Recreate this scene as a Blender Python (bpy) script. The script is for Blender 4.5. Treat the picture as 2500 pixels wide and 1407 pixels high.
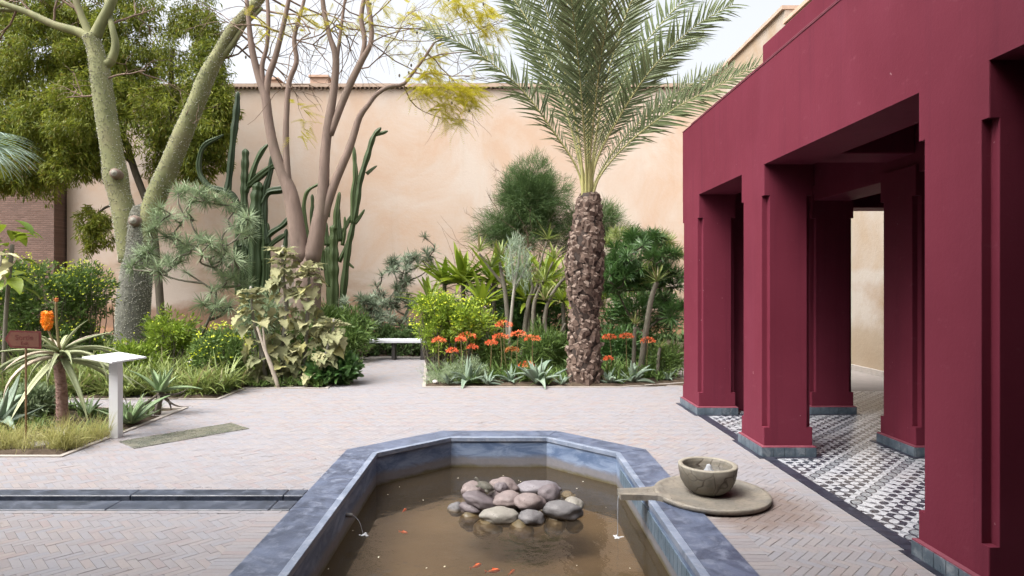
import bpy, bmesh, math, random
import numpy as np
from mathutils import Vector, Matrix, noise

for o in list(bpy.data.objects):
    bpy.data.objects.remove(o)
scene = bpy.context.scene
col = scene.collection
rng = np.random.default_rng(11)
random.seed(11)
R = math.radians

# ------------------------------------------------------------------ camera
F, CX, CY, EYE = 1550.0, 1220.0, 700.0, 1.65
cam_d = bpy.data.cameras.new('camera')
cam_d.sensor_width = 36.0
cam_d.lens = F / 2500 * 36.0
cam_d.shift_x = (1250 - CX) / 2500
cam_d.shift_y = -(703.5 - CY) / 2500
cam_d.clip_start = 0.05
cam_d.clip_end = 600
cam = bpy.data.objects.new('camera', cam_d)
col.objects.link(cam)
cam.location = (0, 0, EYE)
cam.rotation_euler = (R(90), 0, 0)
scene.camera = cam

# ------------------------------------------------------------------ sky, sun, exposure
SUN_EL, SUN_AZ = 57.0, -121.0      # azimuth clockwise from +Y
w = bpy.data.worlds.new('World')
scene.world = w
w.use_nodes = True
wn = w.node_tree
bgn = wn.nodes['Background']
sky = wn.nodes.new('ShaderNodeTexSky')
sky.sky_type = 'NISHITA'
sky.sun_disc = False
sky.sun_elevation = R(SUN_EL)
sky.sun_rotation = R(SUN_AZ)
sky.air_density = 1.0
sky.dust_density = 9.0
sky.ozone_density = 1.0
hs = wn.nodes.new('ShaderNodeHueSaturation')
hs.inputs['Saturation'].default_value = 0.22
wn.links.new(sky.outputs[0], hs.inputs['Color'])
wn.links.new(hs.outputs[0], bgn.inputs[0])
bgn.inputs[1].default_value = 0.15

sd = bpy.data.lights.new('sun', 'SUN')
sd.energy = 0.65
sd.angle = R(40)
sd.color = (1.0, 0.94, 0.86)
sun = bpy.data.objects.new('sun', sd)
col.objects.link(sun)
el, az = R(SUN_EL), R(SUN_AZ)
sdir = Vector((math.sin(az) * math.cos(el), math.cos(az) * math.cos(el), math.sin(el)))
sun.rotation_euler = sdir.to_track_quat('Z', 'Y').to_euler()
sun.location = (-8, -4, 14)

scene.view_settings.view_transform = 'Standard'
scene.view_settings.look = 'None'
scene.view_settings.gamma = 1.0
scene.view_settings.exposure = 1.5
scene.view_settings.use_curve_mapping = False
scene.cycles.max_bounces = 6
scene.cycles.diffuse_bounces = 4
scene.cycles.transparent_max_bounces = 12
scene.cycles.caustics_reflective = False
scene.cycles.caustics_refractive = False
scene.cycles.use_denoising = True

# ------------------------------------------------------------------ helpers
def P(px, py, Y):
    """a point of the place at distance Y, from its bearing"""
    return np.array(((px - CX) * Y / F, Y, EYE - (py - CY) * Y / F))

def unit(v):
    v = np.asarray(v, float)
    return v / (np.linalg.norm(v, axis=-1, keepdims=True) + 1e-9)

class Geo:
    def __init__(s):
        s.V, s.T, s.Q, s.n = [], [], [], 0
    def add(s, V, *Fs):
        V = np.asarray(V, float).reshape(-1, 3)
        for f in Fs:
            f = np.asarray(f, int)
            if f.size == 0: continue
            (s.T if f.shape[1] == 3 else s.Q).append(f + s.n)
        s.V.append(V); s.n += len(V)
        return s
    def arrays(s):
        V = np.concatenate(s.V)
        T = np.concatenate(s.T) if s.T else np.zeros((0, 3), int)
        Q = np.concatenate(s.Q) if s.Q else np.zeros((0, 4), int)
        return V, T, Q
    def mesh(s, name, mat=None, smooth=False):
        V, T, Q = s.arrays()
        me = bpy.data.meshes.new(name)
        me.vertices.add(len(V)); me.vertices.foreach_set('co', V.astype(np.float32).ravel())
        li = np.concatenate([T.ravel(), Q.ravel()]).astype(np.int32)
        me.loops.add(len(li)); me.loops.foreach_set('vertex_index', li)
        nt, nq = len(T), len(Q)
        me.polygons.add(nt + nq)
        st = np.concatenate([np.arange(nt) * 3, nt * 3 + np.arange(nq) * 4]).astype(np.int32)
        me.polygons.foreach_set('loop_start', st)
        me.polygons.foreach_set('use_smooth', np.full(nt + nq, smooth))
        me.update(calc_edges=True); me.validate()
        if mat: me.materials.append(mat)
        return me

def link(name, me, parent=None, loc=None):
    o = bpy.data.objects.new(name, me)
    col.objects.link(o)
    if parent is not None: o.parent = parent
    if loc is not None: o.location = loc
    return o

def tag(o, label=None, cat=None, group=None, kind=None):
    if label: o['label'] = label
    if cat: o['category'] = cat
    if group: o['group'] = group
    if kind: o['kind'] = kind
    return o

def thing(name, loc, label, cat, group=None):
    o = bpy.data.objects.new(name, None)
    o.empty_display_size = 0.1
    col.objects.link(o)
    o.location = loc
    return tag(o, label, cat, group)

def part(name, geo, mat, parent, smooth=False, kind=None, label=None):
    """geo in world coordinates; the part is kept where it stands"""
    V, T, Q = geo.arrays()
    base = np.zeros(3)
    p = parent
    while p is not None:
        base += np.array(p.location); p = p.parent
    g = Geo().add(V - base, T, Q)
    o = link(name, g.mesh(name, mat, smooth), parent)
    return tag(o, label=label, kind=kind)

def box(x0, x1, y0, y1, z0, z1):
    V = [(x, y, z) for z in (z0, z1) for y in (y0, y1) for x in (x0, x1)]
    Q = [(0, 2, 3, 1), (4, 5, 7, 6), (0, 1, 5, 4), (2, 6, 7, 3), (0, 4, 6, 2), (1, 3, 7, 5)]
    return np.array(V, float), np.array(Q)

def bbox_mesh(name, x0, x1, y0, y1, z0, z1, mat, bev=0.004, seg=1):
    bm = bmesh.new()
    V, Q = box(x0, x1, y0, y1, z0, z1)
    vs = [bm.verts.new(v) for v in V]
    for q in Q: bm.faces.new([vs[i] for i in q])
    if bev: bmesh.ops.bevel(bm, geom=list(bm.edges), offset=bev, segments=seg, profile=0.6, affect='EDGES')
    bmesh.ops.recalc_face_normals(bm, faces=bm.faces)
    me = bpy.data.meshes.new(name); bm.to_mesh(me); bm.free()
    me.materials.append(mat)
    return me

def prism_bm(poly, z0, z1, bev=0.0, upright=False):
    bm = bmesh.new()
    n = len(poly)
    lo = [bm.verts.new((p[0], p[1], z0)) for p in poly]
    hi = [bm.verts.new((p[0], p[1], z1)) for p in poly]
    bm.faces.new(hi); bm.faces.new(lo[::-1])
    for i in range(n):
        bm.faces.new((lo[i], lo[(i + 1) % n], hi[(i + 1) % n], hi[i]))
    bmesh.ops.recalc_face_normals(bm, faces=bm.faces)
    if bev:
        ed = [e for e in bm.edges if not upright or abs(e.verts[0].co.z - e.verts[1].co.z) > 1e-4]
        bmesh.ops.bevel(bm, geom=ed, offset=bev, segments=2, profile=0.6, affect='EDGES')
    return bm

def bm_obj(name, bm, mat, parent=None, smooth=False):
    me = bpy.data.meshes.new(name)
    bm.to_mesh(me); bm.free()
    me.materials.append(mat)
    if smooth:
        me.polygons.foreach_set('use_smooth', [True] * len(me.polygons))
    return link(name, me, parent)

def cr(pts, n):
    """smooth resample of a polyline (any number of columns)"""
    p = np.asarray(pts, float)
    if len(p) < 3:
        t = np.linspace(0, 1, n)[:, None]
        return p[0] * (1 - t) + p[-1] * t
    q = np.vstack([2 * p[0] - p[1], p, 2 * p[-1] - p[-2]])
    out = []
    m = len(p) - 1
    for t in np.linspace(0, m, n):
        i = min(int(t), m - 1); u = t - i
        a, b, c, d = q[i], q[i + 1], q[i + 2], q[i + 3]
        out.append(0.5 * ((2 * b) + (c - a) * u + (2 * a - 5 * b + 4 * c - d) * u * u + (3 * b - a - 3 * c + d) * u ** 3))
    return np.array(out)

def frames(path):
    t = unit(np.gradient(path, axis=0))
    up = np.array((0.31, 0.17, 0.93))
    s0 = np.cross(t[0], up)
    if np.linalg.norm(s0) < 0.1: s0 = np.cross(t[0], (1, 0, 0))
    s = [unit(s0)]
    for i in range(1, len(path)):
        v = s[-1] - t[i] * np.dot(s[-1], t[i])
        s.append(unit(v))
    s = np.array(s)
    return t, s, np.cross(t, s)

def tube(geo, path, rad, sides=8, cap=True, profile=None, twist=0.0):
    path = np.asarray(path, float); n = len(path)
    rad = np.broadcast_to(np.asarray(rad, float), (n,))
    t, s, b = frames(path)
    a = np.arange(sides) * 2 * math.pi / sides
    prof = np.ones(sides) if profile is None else np.asarray(profile)
    ang = a[None, :] + twist * np.linspace(0, 1, n)[:, None]
    V = path[:, None, :] + rad[:, None, None] * prof[None, :, None] * (np.cos(ang)[..., None] * s[:, None, :] + np.sin(ang)[..., None] * b[:, None, :])
    V = V.reshape(-1, 3)
    i, j = np.meshgrid(np.arange(n - 1), np.arange(sides), indexing='ij')
    j2 = (j + 1) % sides
    Q = np.stack([i * sides + j, i * sides + j2, (i + 1) * sides + j2, (i + 1) * sides + j], -1).reshape(-1, 4)
    T = []
    if cap:
        V = np.vstack([V, path[-1] + t[-1] * rad[-1] * 0.5, path[0]])
        e, k = len(V) - 2, (n - 1) * sides
        T = [(k + q, k + (q + 1) % sides, e) for q in range(sides)] + [((q + 1) % sides, q, e + 1) for q in range(sides)]
    geo.add(V, Q, np.array(T, int).reshape(-1, 3))
    return geo

def lathe(geo, prof, c=(0, 0, 0), n=32):
    prof = np.asarray(prof, float); m = len(prof)
    a = np.arange(n) * 2 * math.pi / n
    V = np.stack([prof[:, 0][:, None] * np.cos(a), prof[:, 0][:, None] * np.sin(a), np.repeat(prof[:, 1][:, None], n, 1)], -1).reshape(-1, 3) + np.asarray(c, float)
    i, j = np.meshgrid(np.arange(m - 1), np.arange(n), indexing='ij'); j2 = (j + 1) % n
    Q = np.stack([i * n + j, i * n + j2, (i + 1) * n + j2, (i + 1) * n + j], -1).reshape(-1, 4)
    geo.add(V, Q)
    return geo

def scatter(geo, tmpl, pos, d, size, roll=None, up=None):
    """copies of a small template (long axis +X, up +Z) as real geometry"""
    TV, TT, TQ = tmpl
    pos = np.asarray(pos, float).reshape(-1, 3); n = len(pos)
    d = unit(np.broadcast_to(d, (n, 3)))
    if up is None:
        up = rng.normal(size=(n, 3))
    up = np.broadcast_to(up, (n, 3))
    side = unit(np.cross(up, d)); u = np.cross(d, side)
    M = np.stack([d, side, u], 1)                       # rows are the axes
    size = np.broadcast_to(np.asarray(size, float), (n,)) if np.ndim(size) < 2 else np.asarray(size)
    L = TV[None] * (size[:, None, None] if size.ndim == 1 else size[:, None, :])
    V = np.einsum('nvk,nkc->nvc', L, M) + pos[:, None, :]
    off = (np.arange(n) * len(TV))[:, None, None]
    geo.add(V.reshape(-1, 3), (TT[None] + off).reshape(-1, 3) if len(TT) else np.zeros((0, 3), int),
            (TQ[None] + off).reshape(-1, 4) if len(TQ) else np.zeros((0, 4), int))
    return geo

def blade(L=1.0, W=0.12, droop=0.0, seg=4, fold=0.0, wmax=0.35, base=0.6, tip=0.0):
    """thin leaf along +X; width across Y; droop bends it down"""
    x = np.linspace(0, 1, seg + 1)
    wd = np.where(x < wmax, base + (1 - base) * np.sin(x / wmax * math.pi / 2), np.cos((x - wmax) / (1 - wmax) * math.pi / 2) * (1 - tip) + tip)
    wd = wd * W / 2
    a = -droop * x
    dx = np.cos(a); dz = np.sin(a)
    X = np.concatenate([[0], np.cumsum((dx[1:] + dx[:-1]) / 2)]) / seg * L
    Z = np.concatenate([[0], np.cumsum((dz[1:] + dz[:-1]) / 2)]) / seg * L
    V, Q, T = [], [], []
    if fold:
        for i in range(seg + 1):
            V += [(X[i], -wd[i], Z[i] + fold * wd[i]), (X[i], 0, Z[i]), (X[i], wd[i], Z[i] + fold * wd[i])]
        for i in range(seg):
            k = 3 * i
            Q += [(k, k + 1, k + 4, k + 3), (k + 1, k + 2, k + 5, k + 4)]
    else:
        for i in range(seg + 1):
            V += [(X[i], -wd[i], Z[i]), (X[i], wd[i], Z[i])]
        for i in range(seg):
            k = 2 * i
            Q += [(k, k + 1, k + 3, k + 2)]
    return np.array(V), np.zeros((0, 3), int), np.array(Q)

def fleshy(L=0.5, W=0.08, T=0.022, droop=0.3, seg=8, hollow=0.4, wmax=0.2, base=0.75, lift=0.0):
    """thick succulent leaf along +X with a hollowed upper face"""
    x = np.linspace(0, 1, seg + 1)
    wd = np.where(x < wmax, base + (1 - base) * np.sin(x / wmax * math.pi / 2), (1 - ((x - wmax) / (1 - wmax)) ** 1.5) * 0.98 + 0.02) * W / 2
    th = T * (1 - 0.85 * x)
    a = lift * x * 0 - droop * x ** 1.3 + lift * (1 - x)
    X = np.concatenate([[0], np.cumsum((np.cos(a)[1:] + np.cos(a)[:-1]) / 2)]) / seg * L
    Z = np.concatenate([[0], np.cumsum((np.sin(a)[1:] + np.sin(a)[:-1]) / 2)]) / seg * L
    V, Q = [], []
    for i in range(seg + 1):
        nx, nz = -math.sin(a[i]), math.cos(a[i])
        for (yy, hh) in ((-1, hollow * wd[i]), (-0.5, hollow * wd[i] * .3), (0, 0), (0.5, hollow * wd[i] * .3), (1, hollow * wd[i]), (0.55, -th[i] * .8), (0, -th[i]), (-0.55, -th[i] * .8)):
            V.append((X[i] + nx * hh, yy * wd[i], Z[i] + nz * hh))
    for i in range(seg):
        for j in range(8):
            k, j2 = 8 * i, (j + 1) % 8
            Q.append((k + j, k + j2, k + 8 + j2, k + 8 + j))
    return np.array(V), np.zeros((0, 3), int), np.array(Q)

def tmpl_mesh(name, t, mat, smooth=True):
    return Geo().add(*t).mesh(name, mat, smooth)

def put(name, me, parent, loc, yaw, pitch=0.0, roll=0.0, s=1.0):
    """a shared mesh as a part: long axis turned to yaw and raised by pitch"""
    o = bpy.data.objects.new(name, me)
    col.objects.link(o)
    o.parent = parent
    o.location = loc
    m = Matrix.Rotation(yaw, 3, 'Z') @ Matrix.Rotation(-pitch, 3, 'Y') @ Matrix.Rotation(roll, 3, 'X')
    o.rotation_euler = m.to_euler()
    o.scale = (s, s, s) if np.ndim(s) == 0 else s
    return o

def rand_dir(n, zmin=-1.0, zmax=1.0):
    z = rng.uniform(zmin, zmax, n); a = rng.uniform(0, 2 * math.pi, n); r = np.sqrt(np.maximum(0, 1 - z * z))
    return np.stack([r * np.cos(a), r * np.sin(a), z], -1)

def in_ball(n):
    return rand_dir(n) * (rng.uniform(0, 1, n) ** (1 / 3))[:, None]

# ------------------------------------------------------------------ materials
class NT:
    def __init__(s, name):
        s.m = bpy.data.materials.new(name); s.m.use_nodes = True
        s.t = s.m.node_tree; s.n = s.t.nodes
        s.b = s.n['Principled BSDF']; s.out = s.n['Material Output']
    def new(s, typ, **kw):
        n = s.n.new(typ)
        for k, v in kw.items():
            if hasattr(n, k) and k not in n.inputs: setattr(n, k, v)
            else: n.inputs[k].default_value = v
        return n
    def put(s, sock, v):
        if hasattr(v, 'is_output'): s.t.links.new(v, sock)
        else: sock.default_value = v
    def math(s, op, a, b=None, c=None, clamp=False):
        n = s.n.new('ShaderNodeMath'); n.operation = op; n.use_clamp = clamp
        for i, v in enumerate((a, b, c)):
            if v is not None: s.put(n.inputs[i], v)
        return n.outputs[0]
    def mix(s, f, a, b, blend='MIX'):
        n = s.n.new('ShaderNodeMix'); n.data_type = 'RGBA'; n.blend_type = blend
        s.put(n.inputs[0], f); s.put(n.inputs[6], a); s.put(n.inputs[7], b)
        return n.outputs[2]
    def coord(s, which='Object'):
        return s.n.new('ShaderNodeTexCoord').outputs[which]
    def pos(s):
        return s.n.new('ShaderNodeNewGeometry').outputs['Position']
    def noise(s, vec, scale, detail=5.0, rough=0.6, dist=0.0):
        n = s.n.new('ShaderNodeTexNoise')
        s.put(n.inputs['Vector'], vec); n.inputs['Scale'].default_value = scale
        n.inputs['Detail'].default_value = detail; n.inputs['Roughness'].default_value = rough
        n.inputs['Distortion'].default_value = dist
        return n.outputs['Fac']
    def ramp(s, f, stops):
        n = s.n.new('ShaderNodeValToRGB'); e = n.color_ramp.elements
        while len(e) < len(stops): e.new(0.5)
        for i, (p, c) in enumerate(stops):
            e[i].position = p
            e[i].color = (c, c, c, 1) if np.ndim(c) == 0 else (*c, 1)
        s.put(n.inputs[0], f)
        return n.outputs[0]
    def scalev(s, vec, sc):
        n = s.n.new('ShaderNodeMapping'); n.inputs['Scale'].default_value = sc
        s.put(n.inputs['Vector'], vec); return n.outputs[0]
    def bump(s, h, strength=0.3, dist=0.01):
        n = s.n.new('ShaderNodeBump'); n.inputs['Strength'].default_value = strength; n.inputs['Distance'].default_value = dist
        s.put(n.inputs['Height'], h); s.t.links.new(n.outputs[0], s.b.inputs['Normal'])
    def color(s, v): s.put(s.b.inputs['Base Color'], v)
    def rough(s, v): s.put(s.b.inputs['Roughness'], v)
    def rnd(s):
        a = s.n.new('ShaderNodeObjectInfo').outputs['Random']
        b = s.n.new('ShaderNodeNewGeometry').outputs['Random Per Island']
        return s.math('FRACT', s.math('ADD', a, b))

def c4(c): return (*c, 1.0)

def leafmat(name, dark, light, trans=0.25, rough=0.5, spec=0.4, dry=None, nscale=1.3):
    dark, light = (tuple(min(.85, x * g_) for x, g_ in zip(c, (1.2, 1.24, 1.1))) for c in (dark, light))
    k = NT(name)
    r = k.rnd()
    base = k.mix(r, c4(dark), c4(light))
    n = k.noise(k.pos(), nscale, 3.0)
    base = k.mix(k.math('MULTIPLY', k.math('SUBTRACT', n, 0.35, clamp=True), 1.2, clamp=True), base, c4(light))
    if dry is not None:
        base = k.mix(k.math('GREATER_THAN', k.math('FRACT', k.math('MULTIPLY', r, 17.3)), 0.9), base, c4(dry))
    k.color(base); k.rough(rough)
    k.b.inputs['Specular IOR Level'].default_value = spec
    if trans:
        tr = k.new('ShaderNodeBsdfTranslucent'); k.put(tr.inputs[0], base)
        mx = k.new('ShaderNodeMixShader'); mx.inputs[0].default_value = trans
        k.t.links.new(k.b.outputs[0], mx.inputs[1]); k.t.links.new(tr.outputs[0], mx.inputs[2])
        k.t.links.new(mx.outputs[0], k.out.inputs[0])
    return k.m

def barkmat(name, c1, c2, scale=6.0, stretch=(1, 1, 0.35), bump=0.5, rough=0.85, dist=0.02, c3=None):
    k = NT(name)
    v = k.scalev(k.pos(), stretch)
    n = k.noise(v, scale, 8, 0.65, 0.3)
    base = k.mix(k.ramp(n, [(0.35, 0.0), (0.65, 1.0)]), c4(c1), c4(c2))
    if c3 is not None:
        n3 = k.noise(k.pos(), 1.1, 4)
        base = k.mix(k.ramp(n3, [(0.5, 0.0), (0.7, 0.8)]), base, c4(c3))
    base = k.mix(k.math('MULTIPLY', k.rnd(), 0.3), base, c4(c2))
    k.color(base); k.rough(rough); k.bump(n, bump, dist)
    return k.m

def plainmat(name, c, c2=None, rough=0.6, scale=8.0, bump=0.1, spec=0.5, dist=0.005):
    k = NT(name)
    n = k.noise(k.pos(), scale, 6)
    base = k.mix(k.ramp(n, [(0.3, 0.0), (0.7, 1.0)]), c4(c), c4(c2 or tuple(min(1, x * 1.25) for x in c)))
    k.color(base); k.rough(rough); k.b.inputs['Specular IOR Level'].default_value = spec
    if bump: k.bump(n, bump, dist)
    return k.m

M = {}
# cream plaster of the high garden walls, with old repairs low down
def wallmat(name, top, mid, patch, foot, zed):
    k = NT(name)
    p = k.pos()
    xyz = k.new('ShaderNodeSeparateXYZ'); k.put(xyz.inputs[0], p)
    big = k.noise(p, 0.32, 8, 0.68, 0.8)
    med = k.noise(p, 0.9, 6, 0.65)
    fine = k.noise(p, 14, 6, 0.7)
    base = k.mix(k.ramp(big, [(0.38, 0.0), (0.62, 1.0)]), c4(top), c4(mid))
    strk = k.noise(k.scalev(p, (1.2, 1.2, 0.10)), 1.6, 5, 0.6)
    base = k.mix(k.ramp(strk, [(0.58, 0.0), (0.85, 0.25)]), base, c4(patch))
    # repaired plaster up to a ragged line
    zz = k.math('ADD', xyz.outputs[2], k.math('MULTIPLY', k.math('SUBTRACT', k.noise(k.scalev(p, (1, 1, 0.5)), 0.28, 4, 0.5), 0.5), 3.0))
    low = k.ramp(k.math('DIVIDE', zz, 6.0), [(zed / 6 - 0.02, 1.0), (zed / 6 + 0.004, 0.0)])
    lowc = k.mix(k.ramp(k.noise(k.scalev(p, (0.6, 1, 1.6)), 0.5, 5, 0.55), [(0.42, 0.0), (0.60, 1.0)]), c4(patch), c4(mid))
    base = k.mix(k.math('MULTIPLY', low, 0.95), base, lowc)
    zf = k.math('ADD', xyz.outputs[2], k.math('MULTIPLY', k.math('SUBTRACT', med, 0.5), 1.3))
    ft = k.ramp(k.math('DIVIDE', zf, 6.0), [(0.13, 0.8), (0.19, 0.0)])
    base = k.mix(ft, base, c4(foot))
    base = k.mix(k.math('MULTIPLY', k.math('SUBTRACT', fine, 0.5), 0.35, clamp=True), base, c4(patch))
    k.color(base); k.rough(0.9); k.b.inputs['Specular IOR Level'].default_value = 0.15
    k.bump(k.math('ADD', fine, k.math('MULTIPLY', med, 2.0)), 0.35, 0.02)
    return k.m
M['wall'] = wallmat('cream_plaster', (0.51, 0.372, 0.28), (0.54, 0.462, 0.40), (0.37, 0.255, 0.17), (0.25, 0.14, 0.085), 2.5)
M['sidewall'] = wallmat('tan_plaster', (0.33, 0.25, 0.175), (0.38, 0.34, 0.30), (0.27, 0.19, 0.125), (0.28, 0.22, 0.155), 2.2)
M['wallcap'] = plainmat('wall_cap', (0.36, 0.265, 0.20), (0.45, 0.34, 0.27), 0.9, 3.0, 0.4)
M['capdark'] = plainmat('dark_cap', (0.13, 0.085, 0.06), (0.22, 0.15, 0.11), 0.9, 9.0, 0.4)
M['roofpink'] = plainmat('far_roof_plaster', (0.46, 0.30, 0.22), (0.52, 0.36, 0.27), 0.9, 3.0, 0.2)

def brickwall():
    k = NT('old_brick')
    p = k.pos()
    sep = k.new('ShaderNodeSeparateXYZ'); k.put(sep.inputs[0], p)
    cmb = k.new('ShaderNodeCombineXYZ')
    k.t.links.new(sep.outputs[0], cmb.inputs[0]); k.t.links.new(sep.outputs[2], cmb.inputs[1])
    b = k.new('ShaderNodeTexBrick'); k.put(b.inputs['Vector'], cmb.outputs[0])
    b.inputs['Scale'].default_value = 1.0; b.inputs['Brick Width'].default_value = 0.22; b.inputs['Row Height'].default_value = 0.065
    b.inputs['Mortar Size'].default_value = 0.012; b.inputs['Mortar Smooth'].default_value = 0.4
    b.inputs['Color1'].default_value = (0.15, 0.085, 0.065, 1); b.inputs['Color2'].default_value = (0.24, 0.145, 0.115, 1)
    b.inputs['Mortar'].default_value = (0.15, 0.105, 0.085, 1)
    n = k.noise(p, 2.0, 6)
    k.color(k.mix(k.ramp(n, [(0.35, 0.0), (0.7, 0.6)]), b.outputs[0], (0.13, 0.085, 0.07, 1)))
    k.rough(0.95)
    k.bump(k.math('SUBTRACT', k.math('MULTIPLY', k.noise(p, 9, 5), 0.6), b.outputs['Fac']), 0.8, 0.03)
    return k.m
M['brickwall'] = brickwall()

def redmat():
    k = NT('dark_red_plaster')
    p = k.pos()
    big = k.noise(p, 0.8, 5, 0.6); fine = k.noise(p, 45, 5, 0.7); med = k.noise(k.scalev(p, (1, 1, 0.25)), 3.0, 5)
    base = k.mix(k.ramp(big, [(0.3, 0.0), (0.7, 1.0)]), (0.110, 0.013, 0.027, 1), (0.140, 0.020, 0.038, 1))
    base = k.mix(k.ramp(med, [(0.5, 0.0), (0.85, 0.35)]), base, (0.155, 0.028, 0.052, 1))
    drip = k.noise(k.scalev(p, (5, 5, 0.22)), 1.6, 6, 0.7)
    base = k.mix(k.ramp(drip, [(0.52, 0.0), (0.72, 0.45)]), base, (0.082, 0.010, 0.024, 1))
    scuff = k.noise(k.scalev(p, (1, 1, 1.6)), 6.5, 7, 0.75)
    base = k.mix(k.ramp(scuff, [(0.60, 0.0), (0.72, 0.30)]), base, (0.20, 0.062, 0.085, 1))
    spk = k.noise(p, 16, 2, 0.5)
    base = k.mix(k.ramp(spk, [(0.775, 0.0), (0.79, 0.5)]), base, (0.35, 0.22, 0.23, 1))
    k.color(base); k.rough(0.7); k.b.inputs['Specular IOR Level'].default_value = 0.2
    k.bump(k.math('ADD', fine, k.math('ADD', k.math('MULTIPLY', med, 1.5), k.math('MULTIPLY', big, 5.0))), 0.16, 0.008)
    return k.m
M['red'] = redmat()
M['redlip'] = plainmat('pale_red_edge', (0.135, 0.026, 0.044), (0.18, 0.045, 0.064), 0.6, 12, 0.1)  # roof edges' caught light put into the colour; also used for the shoulders

def bluestone(name, a, b, c, rough=0.42):
    k = NT(name)
    p = k.pos()
    n1 = k.noise(p, 3.0, 7, 0.7, 1.2); n2 = k.noise(p, 9, 8, 0.75, 0.5); n3 = k.noise(p, 70, 3, 0.6)
    base = k.mix(k.ramp(n1, [(0.40, 0.0), (0.60, 1.0)]), c4(a), c4(b))
    base = k.mix(k.ramp(n2, [(0.50, 0.0), (0.66, 0.8)]), base, c4(c))
    base = k.mix(k.ramp(n3, [(0.62, 0.0), (0.78, 0.5)]), base, c4(c))
    base = k.mix(k.math('MULTIPLY', k.rnd(), 0.35), base, c4(b))
    k.color(base)
    k.rough(k.ramp(n2, [(0.3, rough - 0.1), (0.7, rough + 0.2)]))
    k.bump(k.math('ADD', n2, k.math('MULTIPLY', n3, 0.5)), 0.25, 0.006)
    return k.m
M['coping'] = bluestone('blue_grey_stone', (0.036, 0.046, 0.076), (0.090, 0.112, 0.172), (0.185, 0.210, 0.275))
M['nosing'] = bluestone('pale_blue_edge', (0.12, 0.15, 0.21), (0.20, 0.235, 0.31), (0.31, 0.335, 0.39), 0.4)
M['rill'] = bluestone('dark_blue_stone', (0.020, 0.026, 0.042), (0.046, 0.057, 0.085), (0.12, 0.135, 0.175), 0.4)
M['basetile'] = bluestone('grey_blue_glazed_tile', (0.043, 0.062, 0.081), (0.099, 0.130, 0.161), (0.236, 0.254, 0.273), 0.35)
M['bordertile'] = bluestone('ink_blue_tile', (0.011, 0.012, 0.021), (0.025, 0.026, 0.042), (0.070, 0.077, 0.105), 0.4)
M['grout'] = plainmat('grout', (0.204, 0.198, 0.198), (0.276, 0.264, 0.258), 0.9, 30, 0.2)

def poolwall():
    k = NT('pool_plaster')
    p = k.pos()
    sep = k.new('ShaderNodeSeparateXYZ'); k.put(sep.inputs[0], p)
    n1 = k.noise(k.scalev(p, (1, 1, 2.5)), 3.5, 7, 0.65, 0.8); n2 = k.noise(p, 22, 6, 0.7)
    blue = k.mix(k.ramp(n1, [(0.40, 0.0), (0.62, 1.0)]), (0.073, 0.113, 0.202, 1), (0.194, 0.250, 0.355, 1))
    z = k.math('ADD', sep.outputs[2], k.math('MULTIPLY', k.math('SUBTRACT', n1, 0.5), 0.10))
    t1 = k.ramp(k.math('ADD', z, 1.0), [(0.775, 1.0), (0.83, 0.0)])
    base = k.mix(t1, blue, k.mix(n2, (0.113, 0.113, 0.129, 1), (0.194, 0.186, 0.194, 1)))
    t2 = k.ramp(k.math('ADD', z, 1.0), [(0.695, 1.0), (0.735, 0.0)])
    base = k.mix(t2, base, k.mix(n2, (0.056, 0.048, 0.022, 1), (0.121, 0.100, 0.048, 1)))
    k.color(base); k.rough(0.55); k.bump(k.math('ADD', n1, n2), 0.25, 0.008)
    return k.m
M['poolwall'] = poolwall()
M['poolfloor'] = plainmat('pool_silt', (0.11, 0.083, 0.055), (0.22, 0.165, 0.108), 0.9, 1.0, 0.2)

def watermat(name, tint, murk, murk_amt, ripple=0.03, rs=6.0):
    k = NT(name)
    fr = k.new('ShaderNodeFresnel'); fr.inputs['IOR'].default_value = 1.33
    tr = k.new('ShaderNodeBsdfTransparent'); tr.inputs[0].default_value = c4(tint)
    df = k.new('ShaderNodeBsdfDiffuse'); df.inputs[0].default_value = c4(murk)
    gl = k.new('ShaderNodeBsdfGlossy'); gl.inputs['Roughness'].default_value = 0.03
    bp = k.new('ShaderNodeBump'); bp.inputs['Strength'].default_value = ripple; bp.inputs['Distance'].default_value = 0.05
    k.put(bp.inputs['Height'], k.noise(k.pos(), rs, 3))
    k.t.links.new(bp.outputs[0], gl.inputs['Normal']); k.t.links.new(bp.outputs[0], fr.inputs['Normal'])
    m1 = k.new('ShaderNodeMixShader'); m1.inputs[0].default_value = murk_amt
    k.t.links.new(tr.outputs[0], m1.inputs[1]); k.t.links.new(df.outputs[0], m1.inputs[2])
    m2 = k.new('ShaderNodeMixShader')
    k.t.links.new(fr.outputs[0], m2.inputs[0]); k.t.links.new(m1.outputs[0], m2.inputs[1]); k.t.links.new(gl.outputs[0], m2.inputs[2])
    k.t.links.new(m2.outputs[0], k.out.inputs[0])
    return k.m
M['water'] = watermat('pond_water', (0.88, 0.80, 0.68), (0.072, 0.058, 0.043), 0.30, 0.12, 6.0)
M['bowlwater'] = watermat('bowl_water', (0.95, 0.88, 0.72), (0.13, 0.09, 0.05), 0.4, 0.03, 14.0)
k = NT('falling_water')
k.color((0.62, 0.65, 0.70, 1)); k.rough(0.15); k.b.inputs['Transmission Weight'].default_value = 0.55; k.b.inputs['IOR'].default_value = 1.2
M['stream'] = k.m
k = NT('foam'); k.color((0.8, 0.83, 0.86, 1)); k.rough(0.5); k.b.inputs['Alpha'].default_value = 0.45
M['foam'] = k.m

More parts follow.
